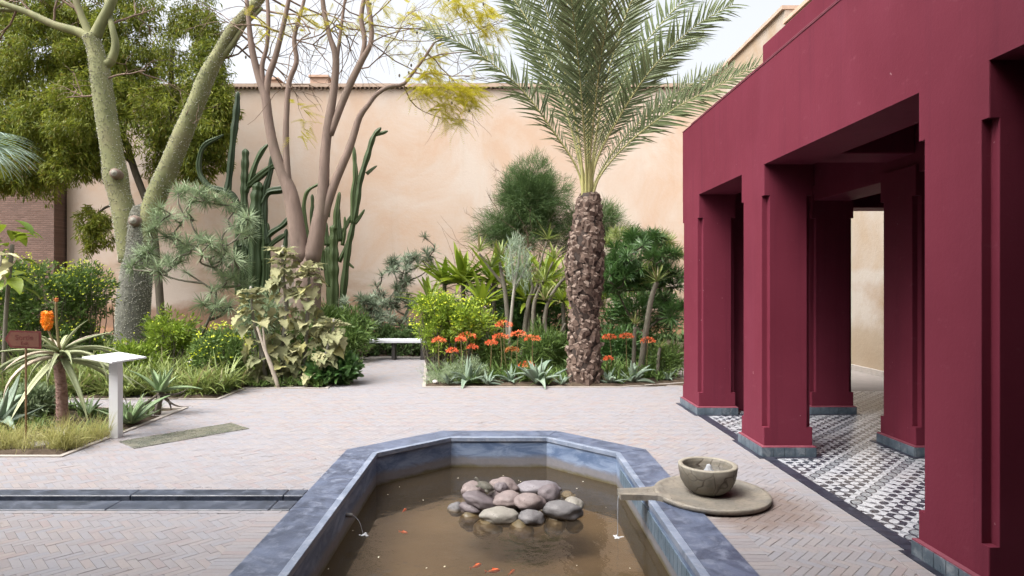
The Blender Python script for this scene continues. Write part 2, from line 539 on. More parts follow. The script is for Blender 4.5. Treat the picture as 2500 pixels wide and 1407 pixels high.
def paver():
    k = NT('pale_clay_paver')
    r = k.rnd(); p = k.pos()
    base = k.ramp(r, [(0.0, (0.207, 0.184, 0.185)), (0.3, (0.233, 0.220, 0.225)), (0.55, (0.214, 0.213, 0.233)), (0.8, (0.252, 0.223, 0.212)), (1.0, (0.233, 0.192, 0.191))])
    big = k.noise(p, 0.55, 4); fine = k.noise(p, 55, 6, 0.7); med = k.noise(p, 4.0, 5)
    base = k.mix(k.ramp(big, [(0.38, 0.0), (0.65, 0.55)]), base, (0.218, 0.216, 0.238, 1))
    base = k.mix(k.ramp(fine, [(0.3, 0.35), (0.5, 0.0)]), base, (0.166, 0.146, 0.146, 1))
    base = k.mix(k.ramp(med, [(0.55, 0.0), (0.8, 0.4)]), base, (0.239, 0.194, 0.185, 1))
    # rusty damp stain spreading beside the stone dish
    sep = k.new('ShaderNodeVectorMath', operation='DISTANCE'); k.put(sep.inputs[0], p); sep.inputs[1].default_value = (1.85, 4.78, 0.0)
    dd = k.math('ADD', sep.outputs['Value'], k.math('MULTIPLY', k.math('SUBTRACT', k.noise(p, 7, 5), 0.5), 0.5))
    base = k.mix(k.ramp(dd, [(0.36, 0.55), (0.60, 0.0)]), base, (0.124, 0.072, 0.042, 1))
    k.color(base); k.rough(0.75); k.b.inputs['Specular IOR Level'].default_value = 0.3
    k.bump(fine, 0.2, 0.004)
    return k.m
M['paver'] = paver()
M['mortar'] = plainmat('sandy_joint', (0.19, 0.17, 0.16), (0.265, 0.24, 0.225), 0.95, 20, 0.3)
M['kerb'] = plainmat('sandy_kerb', (0.28, 0.25, 0.225), (0.34, 0.305, 0.275), 0.9, 9, 0.2)
M['path'] = plainmat('path_surface', (0.19, 0.17, 0.16), (0.24, 0.215, 0.20), 0.9, 5, 0.3)
M['soil'] = plainmat('dark_soil', (0.045, 0.032, 0.022), (0.10, 0.075, 0.052), 0.95, 9, 0.9, 0.2, 0.05)
M['ground'] = plainmat('garden_ground', (0.10, 0.075, 0.05), (0.16, 0.12, 0.085), 0.95, 2, 0.5, 0.2, 0.05)
M['white'] = plainmat('white_painted_metal', (0.595, 0.603, 0.612), (0.646, 0.654, 0.663), 0.4, 6, 0.03)
M['benchwhite'] = plainmat('white_bench_slab', (0.528, 0.544, 0.584), (0.592, 0.608, 0.640), 0.5, 5, 0.05)
M['darkmetal'] = plainmat('dark_metal', (0.025, 0.022, 0.022), (0.05, 0.045, 0.04), 0.5, 12, 0.1)
M['signbrown'] = plainmat('rust_brown_metal', (0.085, 0.027, 0.014), (0.12, 0.042, 0.022), 0.55, 10, 0.2)
M['signred'] = plainmat('deep_red_paint', (0.070, 0.008, 0.006), (0.10, 0.013, 0.010), 0.5, 10, 0.1)
M['postbrown'] = plainmat('rusty_post', (0.14, 0.085, 0.035), (0.22, 0.13, 0.06), 0.7, 14, 0.3)

def dishmat():
    k = NT('veined_limestone')
    p = k.coord('Object')
    n1 = k.noise(p, 5, 6, 0.6, 0.5); n2 = k.noise(p, 30, 6, 0.7)
    v = k.new('ShaderNodeTexVoronoi', feature='DISTANCE_TO_EDGE'); 
    wv = k.n.new('ShaderNodeVectorMath'); wv.operation = 'ADD'
    k.put(wv.inputs[0], k.scalev(p, (1, 1, 0.55)))
    nc = k.n.new('ShaderNodeTexNoise'); nc.inputs['Scale'].default_value = 4; k.put(nc.inputs['Vector'], p)
    sc = k.n.new('ShaderNodeVectorMath'); sc.operation = 'SCALE'; sc.inputs['Scale'].default_value = 0.35
    k.t.links.new(nc.outputs['Color'], sc.inputs[0]); k.t.links.new(sc.outputs[0], wv.inputs[1])
    k.put(v.inputs['Vector'], wv.outputs[0]); v.inputs['Scale'].default_value = 7.0
    base = k.mix(k.ramp(n1, [(0.35, 0.0), (0.65, 1.0)]), (0.105, 0.094, 0.075, 1), (0.19, 0.172, 0.14, 1))
    crack = k.math('MULTIPLY', k.ramp(v.outputs['Distance'], [(0.0, 1.0), (0.055, 0.0)]), k.ramp(n1, [(0.40, 0.2), (0.55, 1.0)]))
    base = k.mix(crack, base, (0.035, 0.022, 0.014, 1))
    base = k.mix(k.ramp(n2, [(0.3, 0.4), (0.5, 0.0)]), base, (0.16, 0.12, 0.07, 1))
    k.color(base); k.rough(0.6); k.bump(k.math('SUBTRACT', n2, crack), 0.3, 0.006)
    return k.m
M['bowl'] = dishmat()
def dishplain():
    k = NT('worn_limestone')
    p = k.pos(); n1 = k.noise(p, 6, 6, 0.6, 0.4); n2 = k.noise(p, 35, 6, 0.7)
    base = k.mix(k.ramp(n1, [(0.38, 0.0), (0.62, 1.0)]), (0.160, 0.148, 0.128, 1), (0.220, 0.195, 0.158, 1))
    base = k.mix(k.ramp(n2, [(0.32, 0.6), (0.5, 0.0)]), base, (0.085, 0.072, 0.052, 1))
    k.color(base); k.rough(0.6); k.bump(k.math('ADD', n1, n2), 0.35, 0.008)
    return k.m
M['dish'] = dishplain()

def stonemat(name, a, b, speck=(0.05, 0.04, 0.04)):
    k = NT(name)
    p = k.coord('Object')
    n1 = k.noise(p, 3.0, 6, 0.6, 0.6); n2 = k.noise(p, 24, 5, 0.7); n3 = k.noise(p, 60, 2)
    base = k.mix(k.ramp(n1, [(0.33, 0.0), (0.66, 1.0)]), c4(a), c4(b))
    base = k.mix(k.ramp(n2, [(0.25, 0.5), (0.45, 0.0)]), base, c4(tuple(x * 0.6 for x in a)))
    base = k.mix(k.ramp(n3, [(0.66, 0.0), (0.72, 0.8)]), base, c4(speck))
    # wet and silted below the water line
    sep = k.new('ShaderNodeSeparateXYZ'); k.put(sep.inputs[0], k.pos())
    wet = k.ramp(k.math('ADD', k.math('ADD', sep.outputs[2], 1.0), k.math('MULTIPLY', n1, 0.03)), [(0.705, 1.0), (0.725, 0.0)])
    base = k.mix(k.math('MULTIPLY', wet, 0.75), base, (0.12, 0.085, 0.04, 1))
    k.color(base); k.rough(k.math('SUBTRACT', 0.62, k.math('MULTIPLY', wet, 0.3))); k.bump(k.math('ADD', k.math('ADD', n2, n1), k.math('MULTIPLY', n3, -0.6)), 0.45, 0.010)
    return k.m
M['st_pink'] = stonemat('pink_river_stone', (0.135, 0.108, 0.105), (0.235, 0.185, 0.175))
M['st_lilac'] = stonemat('lilac_river_stone', (0.125, 0.115, 0.125), (0.215, 0.195, 0.21))
M['st_grey'] = stonemat('grey_river_stone', (0.085, 0.082, 0.085), (0.175, 0.165, 0.165))
M['st_cream'] = stonemat('cream_river_stone', (0.165, 0.155, 0.13), (0.265, 0.245, 0.215))
M['st_mauve'] = stonemat('mauve_river_stone', (0.085, 0.072, 0.078), (0.165, 0.135, 0.14))
M['st_olive'] = stonemat('silted_stone', (0.066, 0.050, 0.022), (0.110, 0.085, 0.044))
M['turtle'] = stonemat('turtle_shell', (0.055, 0.052, 0.04), (0.115, 0.105, 0.082), (0.03, 0.03, 0.02))
M['turtle2'] = stonemat('banded_turtle_shell', (0.075, 0.055, 0.028), (0.14, 0.105, 0.06), (0.03, 0.02, 0.02))
M['fish'] = plainmat('orange_fish', (0.75, 0.10, 0.03), (0.85, 0.20, 0.07), 0.35, 30, 0.0)
M['petal'] = plainmat('fallen_petal', (0.65, 0.60, 0.42), (0.8, 0.76, 0.6), 0.6, 30, 0.0)
M['panel'] = bluestone('mossy_slab', (0.090, 0.094, 0.085), (0.155, 0.150, 0.125), (0.215, 0.195, 0.155), 0.22)
M['pipe'] = plainmat('grey_pipe', (0.18, 0.17, 0.16), (0.28, 0.27, 0.25), 0.5, 20, 0.1)
# bark and leaves
M['bark_green'] = barkmat('green_spiny_bark', (0.095, 0.108, 0.040), (0.205, 0.205, 0.092), 3.2, (1, 1, 0.45), 0.5, 0.8, 0.02, (0.13, 0.105, 0.062))
M['bark_grey'] = barkmat('grey_spiny_bark', (0.070, 0.070, 0.059), (0.140, 0.140, 0.112), 9.0, (1, 1, 0.5), 0.6, 0.9, 0.02)
M['thorn'] = plainmat('pale_thorn', (0.30, 0.30, 0.24), (0.42, 0.41, 0.35), 0.8, 20, 0)
M['bark_pink'] = barkmat('pinkish_brown_bark', (0.120, 0.084, 0.066), (0.215, 0.152, 0.122), 5.0, (1, 1, 0.3), 0.6, 0.85, 0.02, (0.155, 0.122, 0.088))
M['twig'] = barkmat('brown_twig', (0.10, 0.065, 0.045), (0.19, 0.13, 0.09), 9.0)
M['twigdark'] = barkmat('dark_branch', (0.055, 0.045, 0.032), (0.12, 0.10, 0.07), 9.0)
M['stemgrey'] = barkmat('grey_stem', (0.094, 0.083, 0.061), (0.154, 0.138, 0.105), 9.0, (1, 1, 0.6), 0.5)
M['stempale'] = barkmat('pale_stem', (0.210, 0.196, 0.161), (0.294, 0.280, 0.238), 9.0, (1, 1, 0.6), 0.3)
M['leaf_tree'] = leafmat('tree_leaf', (0.060, 0.092, 0.014), (0.21, 0.225, 0.030), 0.42, 0.55, 0.3, (0.20, 0.18, 0.03), 0.7)
M['leaf_yellow'] = leafmat('yellow_feathery_leaf', (0.26, 0.22, 0.02), (0.46, 0.40, 0.045), 0.4)
M['leaf_blue'] = leafmat('blue_green_leaf', (0.135, 0.178, 0.118), (0.275, 0.325, 0.215), 0.2, 0.55, 0.3, None, 2.0)
M['leaf_grey'] = leafmat('grey_tuft_leaf', (0.10, 0.13, 0.10), (0.20, 0.235, 0.175), 0.2)
M['leaf_silver'] = leafmat('silver_leaf', (0.17, 0.22, 0.17), (0.30, 0.36, 0.29), 0.2)
M['leaf_shrub'] = leafmat('shrub_leaf', (0.052, 0.098, 0.030), (0.135, 0.195, 0.055), 0.25, 0.5, 0.3, None, 2.0)
M['leaf_lime'] = leafmat('lime_shrub_leaf', (0.095, 0.155, 0.018), (0.24, 0.31, 0.045), 0.3, 0.5, 0.3, None, 2.0)
M['leaf_bush'] = leafmat('fine_bush_leaf', (0.034, 0.068, 0.026), (0.095, 0.145, 0.052), 0.15, 0.6, 0.3, None, 0.9)
M['leaf_broad'] = leafmat('broad_green_leaf', (0.080, 0.132, 0.010), (0.216, 0.264, 0.028), 0.3, 0.4, 0.5)
M['leaf_deep'] = leafmat('deep_green_leaf', (0.030, 0.075, 0.022), (0.08, 0.15, 0.045), 0.25, 0.4, 0.5)
M['leaf_strap'] = leafmat('strap_leaf', (0.075, 0.11, 0.028), (0.21, 0.245, 0.075), 0.25, 0.45, 0.4, (0.28, 0.24, 0.12))
M['leaf_felt'] = leafmat('felty_leaf', (0.145, 0.155, 0.092), (0.315, 0.295, 0.185), 0.25, 0.8, 0.1, (0.36, 0.345, 0.15))
M['leaf_pale'] = leafmat('cream_leaf', (0.375, 0.352, 0.203), (0.465, 0.435, 0.285), 0.2, 0.7, 0.1)
M['agave'] = leafmat('agave_leaf', (0.095, 0.135, 0.110), (0.195, 0.24, 0.20), 0.0, 0.5, 0.35)
M['aloe'] = leafmat('aloe_leaf', (0.15, 0.175, 0.095), (0.27, 0.28, 0.175), 0.0, 0.5, 0.35, (0.40, 0.34, 0.26))
M['aloegreen'] = leafmat('green_aloe_leaf', (0.095, 0.150, 0.075), (0.19, 0.25, 0.14), 0.0, 0.45, 0.4)
M['aloedry'] = leafmat('dry_aloe_leaf', (0.07, 0.055, 0.05), (0.17, 0.14, 0.125), 0.0, 0.7)
M['cactus'] = leafmat('cactus_skin', (0.011, 0.022, 0.010), (0.034, 0.054, 0.022), 0.0, 0.55, 0.35, None, 1.5)
M['cactuspale'] = leafmat('pale_cactus_skin', (0.022, 0.036, 0.014), (0.058, 0.080, 0.032), 0.0, 0.55, 0.35, None, 1.5)
M['palmleaf'] = leafmat('palm_leaflet', (0.070, 0.094, 0.046), (0.150, 0.172, 0.092), 0.2, 0.45, 0.35, None, 1.0)
M['palmrib'] = plainmat('palm_rib', (0.25, 0.25, 0.09), (0.40, 0.36, 0.15), 0.5, 4, 0.1)
M['palmfiber'] = barkmat('palm_fiber', (0.014, 0.009, 0.007), (0.045, 0.028, 0.02), 14, (1, 1, 0.3), 0.9)
M['bootcut'] = barkmat('cut_leaf_base', (0.085, 0.060, 0.047), (0.235, 0.175, 0.140), 16, (1, 1, 1), 0.8)
M['palmboot'] = barkmat('palm_leaf_base', (0.042, 0.026, 0.020), (0.165, 0.110, 0.083), 11, (1, 1, 0.6), 0.9)
M['fanleaf'] = leafmat('blue_fan_leaf', (0.22, 0.30, 0.29), (0.38, 0.46, 0.44), 0.15)
M['grassdry'] = leafmat('dry_grass', (0.20, 0.21, 0.06), (0.42, 0.38, 0.17), 0.3)
M['orange'] = leafmat('orange_flower', (0.80, 0.16, 0.01), (0.90, 0.30, 0.02), 0.1)
M['coral'] = leafmat('coral_flower', (0.62, 0.085, 0.035), (0.80, 0.19, 0.08), 0.15)
M['rust'] = leafmat('rust_flower', (0.35, 0.09, 0.03), (0.50, 0.16, 0.05), 0.1)
M['yellowflower'] = leafmat('yellow_flower', (0.42, 0.46, 0.03), (0.60, 0.62, 0.06), 0.2)
M['stalk'] = plainmat('flower_stalk', (0.13, 0.105, 0.04), (0.19, 0.145, 0.065), 0.6, 20, 0.1)
M['pinkscale'] = barkmat('pinkish_leaf_scar', (0.22, 0.12, 0.10), (0.38, 0.25, 0.21), 20, (1, 1, 3), 0.6)
M['dead'] = barkmat('bleached_wood', (0.30, 0.25, 0.19), (0.46, 0.40, 0.33), 12)
M['rockpale'] = stonemat('pale_edging_stone', (0.40, 0.37, 0.34), (0.55, 0.52, 0.48))

# cement-tile floor of the pavilion: chains of ovals with spindles between
def floormat():
    k = NT('patterned_cement_tile')
    p = k.pos()
    sep = k.new('ShaderNodeSeparateXYZ'); k.put(sep.inputs[0], p)
    X, Y = sep.outputs[0], sep.outputs[1]
    r2 = math.sqrt(0.5)
    u = k.math('MULTIPLY', k.math('ADD', X, Y), r2)
    v = k.math('MULTIPLY', k.math('SUBTRACT', Y, X), r2)
    SP, ST = 0.1556, 0.126                      # chain spacing, oval spacing
    v0 = k.math('DIVIDE', k.math('SUBTRACT', v, (4.37 - 2.685) * r2 - SP * 30 + SP * 0.5), SP)
    ci = k.math('FLOOR', v0)                    # which chain
    cf = k.math('SUBTRACT', k.math('FRACT', v0), 0.5)   # -0.5..0.5 across
    kind = k.math('FLOORED_MODULO', ci, 3.0)    # 0 black, 1 ringed grey, 2 white
    uu = k.math('DIVIDE', u, ST)
    uf = k.math('SUBTRACT', k.math('FRACT', uu), 0.5)
    # ovals
    dv = k.math('MULTIPLY', cf, SP); du = k.math('MULTIPLY', uf, ST)
    dist = k.math('SQRT', k.math('ADD', k.math('POWER', k.math('DIVIDE', du, 0.048), 2.0), k.math('POWER', k.math('DIVIDE', dv, 0.031), 2.0)))
    is0 = k.math('LESS_THAN', kind, 0.5)
    is2 = k.math('GREATER_THAN', kind, 1.5)
    is1 = k.math('SUBTRACT', 1.0, k.math('ADD', is0, is2))
    white, black, grey, pale = (0.37, 0.38, 0.41, 1), (0.034, 0.037, 0.050, 1), (0.20, 0.215, 0.235, 1), (0.33, 0.34, 0.36, 1)
    # background bands
    bg = k.mix(is2, white, black)
    # spindles across between chains: slim lenses pointing along v, two sets
    vg = k.math('ABSOLUTE', k.math('SUBTRACT', k.math('ABSOLUTE', cf), 0.5))         # 0 mid-way, 0.5 on chain
    ug = k.math('SUBTRACT', k.math('FRACT', k.math('ADD', uu, 0.5)), 0.5)
    ed = k.math('ADD', k.math('POWER', k.math('DIVIDE', vg, 0.44), 1.3), k.math('DIVIDE', k.math('ABSOLUTE', ug), 0.17))
    sp1 = k.math('LESS_THAN', ed, 1.0)
    ring1 = k.math('LESS_THAN', ed, 1.25)
    col_s = k.mix(is2, k.mix(is0, grey, black), white)
    bg = k.mix(ring1, bg, k.mix(is2, white, black))
    bg = k.mix(sp1, bg, col_s)
    ed2 = k.math('ADD', k.math('DIVIDE', vg, 0.16), k.math('DIVIDE', k.math('ABSOLUTE', uf), 0.16))
    # oval with its ring
    ringw = k.math('MULTIPLY', k.math('LESS_THAN', dist, 1.36), k.math('SUBTRACT', 1.0, is2))
    fill = k.math('LESS_THAN', dist, 1.0)
    ringc = k.mix(is1, white, black)
    fillc = k.mix(is0, k.mix(is2, grey, white), black)
    c = k.mix(ringw, bg, ringc); c = k.mix(fill, c, fillc)
    wear = k.noise(p, 1.4, 5); fine = k.noise(p, 40, 4)
    c = k.mix(k.ramp(wear, [(0.5, 0.0), (0.75, 0.30)]), c, (0.34, 0.30, 0.25, 1))
    k.color(c); k.rough(k.ramp(fine, [(0.3, 0.22), (0.7, 0.36)])); k.bump(fine, 0.04, 0.003)
    return k.m
M['floor'] = floormat()

# ================================================================== THE SETTING
def sheet(name, polys, z, mat, kind='structure'):
    g = Geo()
    for p in polys:
        V = [(x, y, z) for x, y in p]
        g.add(V, [tuple(range(len(p)))])
    return tag(link(name, g.mesh(name, mat)), kind=kind)

PX0, PX1, PYF, PYB = -1.215, 1.150, 0.90, 6.89        # pond inner edge
inner = [(PX0, 1.54), (-0.53, PYF), (0.51, PYF), (PX1, 1.54), (PX1, 6.25), (0.51, PYB), (-0.53, PYB), (PX0, 6.25)]

def offset(poly, d):
    out = []; n = len(poly)
    for i in range(n):
        a, b, c = (np.array(poly[j % n], float) for j in (i - 1, i, i + 1))
        e1, e2 = unit(b - a), unit(c - b)
        n1, n2 = np.array((e1[1], -e1[0])), np.array((e2[1], -e2[0]))
        m = unit(n1 + n2)
        out.append(tuple(b + m * d / np.dot(m, n1)))
    return out
outer = offset(inner, 0.325)
nose_out = offset(inner, 0.042)
nose_in = offset(inner, -0.012)

# ground sheet to the horizon, open where the pond is dug
B = 260
x0, x1, y0, y1 = -1.42, 1.34, 0.72, 7.1
gr = sheet('ground', [[(-B, -B), (B, -B), (B, y0), (-B, y0)], [(-B, y1), (B, y1), (B, B), (-B, B)],
                      [(-B, y0), (x0, y0), (x0, y1), (-B, y1)], [(x1, y0), (B, y0), (B, y1), (x1, y1)]], -0.16, M['ground'])

# joint bed of the paving, with the pavers laid on it
o_ = outer
pav = sheet('paving', [
    [(-9, -1), (-1.48, -1), (-1.48, 4.69), (-9, 4.69)], [(-9, 5.11), (-1.48, 5.11), (-1.48, 6.38), (-9, 6.38)],
    [(-9, 6.38), (-1.48, 6.38), (-0.66, 7.18), (-9, 7.18)], [(-9, 7.18), (0.6, 7.18), (0.6, 10.5), (-9, 10.5)],
    [(1.40, -1), (2.62, -1), (2.62, 6.38), (1.40, 6.38)], [(0.6, 7.18), (1.40, 6.38), (2.62, 6.38), (2.62, 7.18)],
    [(0.6, 7.18), (2.62, 7.18), (2.62, 10.5), (0.6, 10.5)], [(2.62, 8.90), (4.0, 8.90), (4.0, 10.95), (2.62, 10.95)],
    [(-3.25, 10.5), (-1.15, 10.5), (-1.6, 15.2), (-3.4, 15.2)]], -0.0034, M['mortar'])

def paver_tmpl(L, W, h=0.014, b=0.0017):
    V = []
    for (ins, z) in ((0.0, -h), (0.0, -b), (b, 0.0)):
        V += [(sx * (L / 2 - ins), sy * (W / 2 - ins), z) for sx, sy in ((-1, -1), (1, -1), (1, 1), (-1, 1))]
    Q = [(8, 9, 10, 11)]
    for k in (0, 4):
        Q += [(k + i, k + (i + 1) % 4, k + 4 + (i + 1) % 4, k + 4 + i) for i in range(4)]
    return np.array(V), np.zeros((0, 3), int), np.array(Q)

PL, PW, JT = 0.150, 0.050, 0.0016
kk = 3
gx, gy = np.meshgrid(np.arange(-180, 200), np.arange(-180, 200), indexing='ij')
tt = (gx - gy) % (2 * kk)
ah, av = tt == 0, tt == 2 * kk - 1
ca = np.concatenate([gx[ah] + kk / 2, gx[av] + 0.5]) * PW
cb = np.concatenate([gy[ah] + 0.5, gy[av] + kk / 2]) * PW
ang = np.concatenate([np.zeros(ah.sum()), np.full(av.sum(), math.pi / 2)]) - math.pi / 4
bx = (ca + cb) * math.sqrt(.5) - 2.6; by = (cb - ca) * math.sqrt(.5) + 7.0

def in_oct(x, y, poly, grow):
    q = offset(poly, grow); r = np.ones(len(x), bool)
    for i in range(len(q)):
        a, b = np.array(q[i]), np.array(q[(i + 1) % len(q)])
        r &= ((b[0] - a[0]) * (y - a[1]) - (b[1] - a[1]) * (x - a[0])) < 0
    return r
# the polygon runs clockwise or counter-clockwise: make the test independent of it
def inside_pond(x, y, grow):
    g = grow
    r = (x > -1.54 - g) & (x < 1.475 + g) & (y < 7.215 + g) & (y > 0.5)
    r &= (y - 6.39) < (x + 1.54) * 0.955 + 0 * x + g * 1.4
    r &= (y - 6.39) < (1.475 - x) * 0.985 + g * 1.4
    return r
def paved(x, y):
    ok = (x > -8.2) & (x < 2.50) & (y > 2.6) & (y < 10.42)
    ok |= (x >= 2.45) & (x < 3.4) & (y > 8.97) & (y < 10.3 + 0.25 * (x - 2.0))
    ok |= (x > -2.98 - 0.07 * (y - 10.4)) & (x < -1.24 - 0.10 * (y - 10.4)) & (y >= 10.42) & (y < 14.6)
    ok &= ~inside_pond(x, y, -0.07)
    ok &= ~((y > 4.67) & (y < 5.13) & (x < -1.4))
    ok &= ~((x < -4.27) & (y > 6.17) & (y < 8.58))
    ok &= ~((x < -4.13) & (y > 9.33))
    ok &= ~((x < -2.75) & (y > 10.27))
    # edge courses
    ok &= ~((x > -1.68) & (x < -1.5) & (y < 4.62))
    ok &= ~((x > 1.44) & (x < 1.60) & (y < 4.6))
    ok &= ~((x > 2.44) & (y < 8.95) & (x < 2.56))
    # the flush slab
    u = (x + 3.48) * 0.66 + (y - 7.06) * 0.75; v = -(x + 3.48) * 0.75 + (y - 7.06) * 0.66
    ok &= ~((np.abs(u) < 0.50) & (np.abs(v) < 0.13))
    return ok
keep = paved(bx, by)
bx, by, ang = bx[keep], by[keep], ang[keep]
lx = np.full(len(bx), PL - JT); lw = np.full(len(bx), PW - JT)
# edge courses: bricks laid square to the stone borders
def course(xa, xb, ya, yb, along):
    if along == 'y':      # bricks lie across, stepping in y
        n = int((yb - ya) / PW); ys = ya + (np.arange(n) + 0.5) * PW
        return np.full(n, (xa + xb) / 2), ys, np.zeros(n), np.full(n, xb - xa - JT), np.full(n, PW - JT)
    n = int((xb - xa) / PL); xs = xa + (np.arange(n) + 0.5) * PL
    return xs, np.full(n, (ya + yb) / 2), np.zeros(n), np.full(n, PL - JT), np.full(n, yb - ya - JT)
for cset in (course(-1.715, -1.535, 2.6, 4.66, 'y'), course(1.462, 1.640, 2.6, 4.55, 'y'), course(2.395, 2.532, 2.6, 8.9, 'y'),
             course(-8.2, -1.60, 4.610, 4.666, 'x'), course(-8.2, -1.60, 5.138, 5.194, 'x')):
    bx, by, ang, lx, lw = (np.concatenate(p) for p in zip((bx, by, ang, lx, lw), cset))
nb0 = len(ca[keep]); nb = len(bx)
bz = rng.normal(0, 0.0006, nb); bz[nb0:] += 0.0035
tilt = rng.normal(0, 0.005, (nb, 2))
dirs = np.stack([np.cos(ang), np.sin(ang), tilt[:, 0]], -1)
ups = np.stack([tilt[:, 1], tilt[:, 0] * 0.5, np.ones(nb)], -1)
inpx = (np.abs(CX + bx / by * F - 1250) < 1250) & (CY + EYE / by * F < 1400)
order = np.argsort(np.where(inpx, by + 0.15 * np.abs(bx), 99))
near, rest = order[:300], order[300:]
g = Geo()
scatter(g, paver_tmpl(1, 1, 0.014, 0.0), np.stack([bx, by, bz], -1)[rest][:0], (1, 0, 0), 1.0) if False else None
tp = paver_tmpl(PL - JT, PW - JT)
std = np.abs(lx - (PL - JT)) < 1e-6
sel = rest[std[rest]]
scatter(g, tp, np.stack([bx, by, bz], -1)[sel], dirs[sel], 1.0, up=ups[sel])
for L_ in np.unique(np.round(lx[~std], 5)):
    s2 = rest[(np.abs(lx[rest] - L_) < 1e-4) & ~std[rest]]
    if len(s2): scatter(g, paver_tmpl(L_, lw[s2[0]]), np.stack([bx, by, bz], -1)[s2], dirs[s2], 1.0, up=ups[s2])
tag(part('pavers', g, M['paver'], pav), kind='stuff')
pm = {}
for i in near:
    key = (round(float(lx[i]), 4), round(float(lw[i]), 4))
    if key not in pm: pm[key] = tmpl_mesh('paver', paver_tmpl(*key), M['paver'], False)
    put('paver', pm[key], pav, (bx[i], by[i], bz[i]), ang[i], tilt[i, 0], tilt[i, 1])

# planting beds: uneven soil
def soil(name, xa, xb, ya, yb, z, n=40, amp=0.05, cut=None):
    xs = np.linspace(xa, xb, n); ys = np.linspace(ya, yb, n)
    X, Y = np.meshgrid(xs, ys, indexing='ij')
    Z = np.array([[z + amp * noise.noise((x * 1.7, y * 1.7, 0.3)) + amp * .5 * noise.noise((x * 5, y * 5, 2.3)) for y in ys] for x in xs])
    edge = np.minimum.reduce([X - xa, xb - X, Y - ya, yb - Y]); Z = np.where(edge < 0.02, z - 0.03, Z)
    if cut is not None: X, Y = cut(X, Y)
    i, j = np.meshgrid(np.arange(n - 1), np.arange(n - 1), indexing='ij')
    Q = np.stack([i * n + j, (i + 1) * n + j, (i + 1) * n + j + 1, i * n + j + 1], -1).reshape(-1, 4)
    g = Geo().add(np.stack([X, Y, Z], -1).reshape(-1, 3), Q)
    return tag(link(name, g.mesh(name, M['soil'], True)), kind='structure')
soil('bed_soil', -9.5, -4.28, 6.18, 8.58, 0.02)
soil('bed_soil', -17.0, -4.15, 9.32, 10.30, 0.02)
soil('bed_soil', -17.0, -2.85, 10.30, 21.9, 0.02, 60, 0.08, lambda X, Y: (np.where(X > -2.86, X - 0.09 * (Y - 10.3), X), Y))
soil('bed_soil', -1.25, 3.30, 10.42, 15.0, 0.02, 40, 0.05, lambda X, Y: (np.where(X < -1.24, X - 0.12 * (Y - 10.4), X), np.where(Y < 10.43, Y + np.maximum(0, X - 2.0) * 0.4, Y)))
soil('bed_soil', -2.95, 6.9, 15.0, 21.9, 0.02, 50, 0.08)
def kerb(pts, wdt=0.055, z=0.013):
    p = [np.array(q, float) for q in pts]; n = len(p); L_, R_ = [], []
    for i in range(n):
        e1 = unit(p[i] - p[i - 1]) if i else unit(p[1] - p[0]); e2 = unit(p[i + 1] - p[i]) if i < n - 1 else e1
        n1, n2 = np.array((-e1[1], e1[0])), np.array((-e2[1], e2[0])); m = unit(n1 + n2); m = m * (wdt / 2) / np.dot(m, n1)
        L_.append(p[i] + m); R_.append(p[i] - m)
    V = [(*c, zz) for i in range(n) for c, zz in ((L_[i], -.02), (L_[i], z), (R_[i], z), (R_[i], -.02))]
    Q = [(4 * i + j, 4 * i + j + 1, 4 * i + j + 5, 4 * i + j + 4) for i in range(n - 1) for j in range(3)] + [(0, 1, 2, 3), (4 * n - 4, 4 * n - 3, 4 * n - 2, 4 * n - 1)]
    return tag(link('kerb', Geo().add(V, Q).mesh('kerb', M['kerb'])), kind='structure')
kerb([(-9.5, 6.155), (-4.255, 6.155), (-4.255, 8.60), (-9.5, 8.60)])
kerb([(-12, 9.295), (-4.125, 9.295), (-4.125, 10.255), (-2.80, 10.27), (-3.2, 15.0)])
kerb([(-1.72, 14.9), (-1.24, 10.40), (2.0, 10.40), (2.7, 10.68), (3.4, 10.95)])

# narrow water channel running to the pond
rl = thing('water_channel', (-4.8, 4.9, 0), 'narrow dark blue stone channel running from the left edge to the pond', 'channel')
for (ya, yb) in ((4.668, 4.868), (4.985, 5.135)):
    xs = [-8.2, -6.6, -5.4, -4.15, -2.9, -1.70]
    for a, b in zip(xs[:-1], xs[1:]):
        o = link('edge_stone', bbox_mesh('edge_stone', a + .002, b - .002, ya, yb, -0.11, 0.010 + random.uniform(-.001, .001), M['rill'], 0.006), rl)
        o.location = -Vector(rl.location)
o = link('channel_bed', bbox_mesh('channel_bed', -8.2, -1.62, 4.862, 4.99, -0.14, -0.065, M['rill'], 0), rl); o.location = -Vector(rl.location)
# small end pieces fitted to the slanting pond edge
for (ya, yb) in ((4.668, 4.868), (4.985, 5.135)):
    o = link('edge_stone', bbox_mesh('edge_stone', -1.698, -1.545, ya, yb, -0.11, 0.010, M['rill'], 0.006), rl); o.location = -Vector(rl.location)

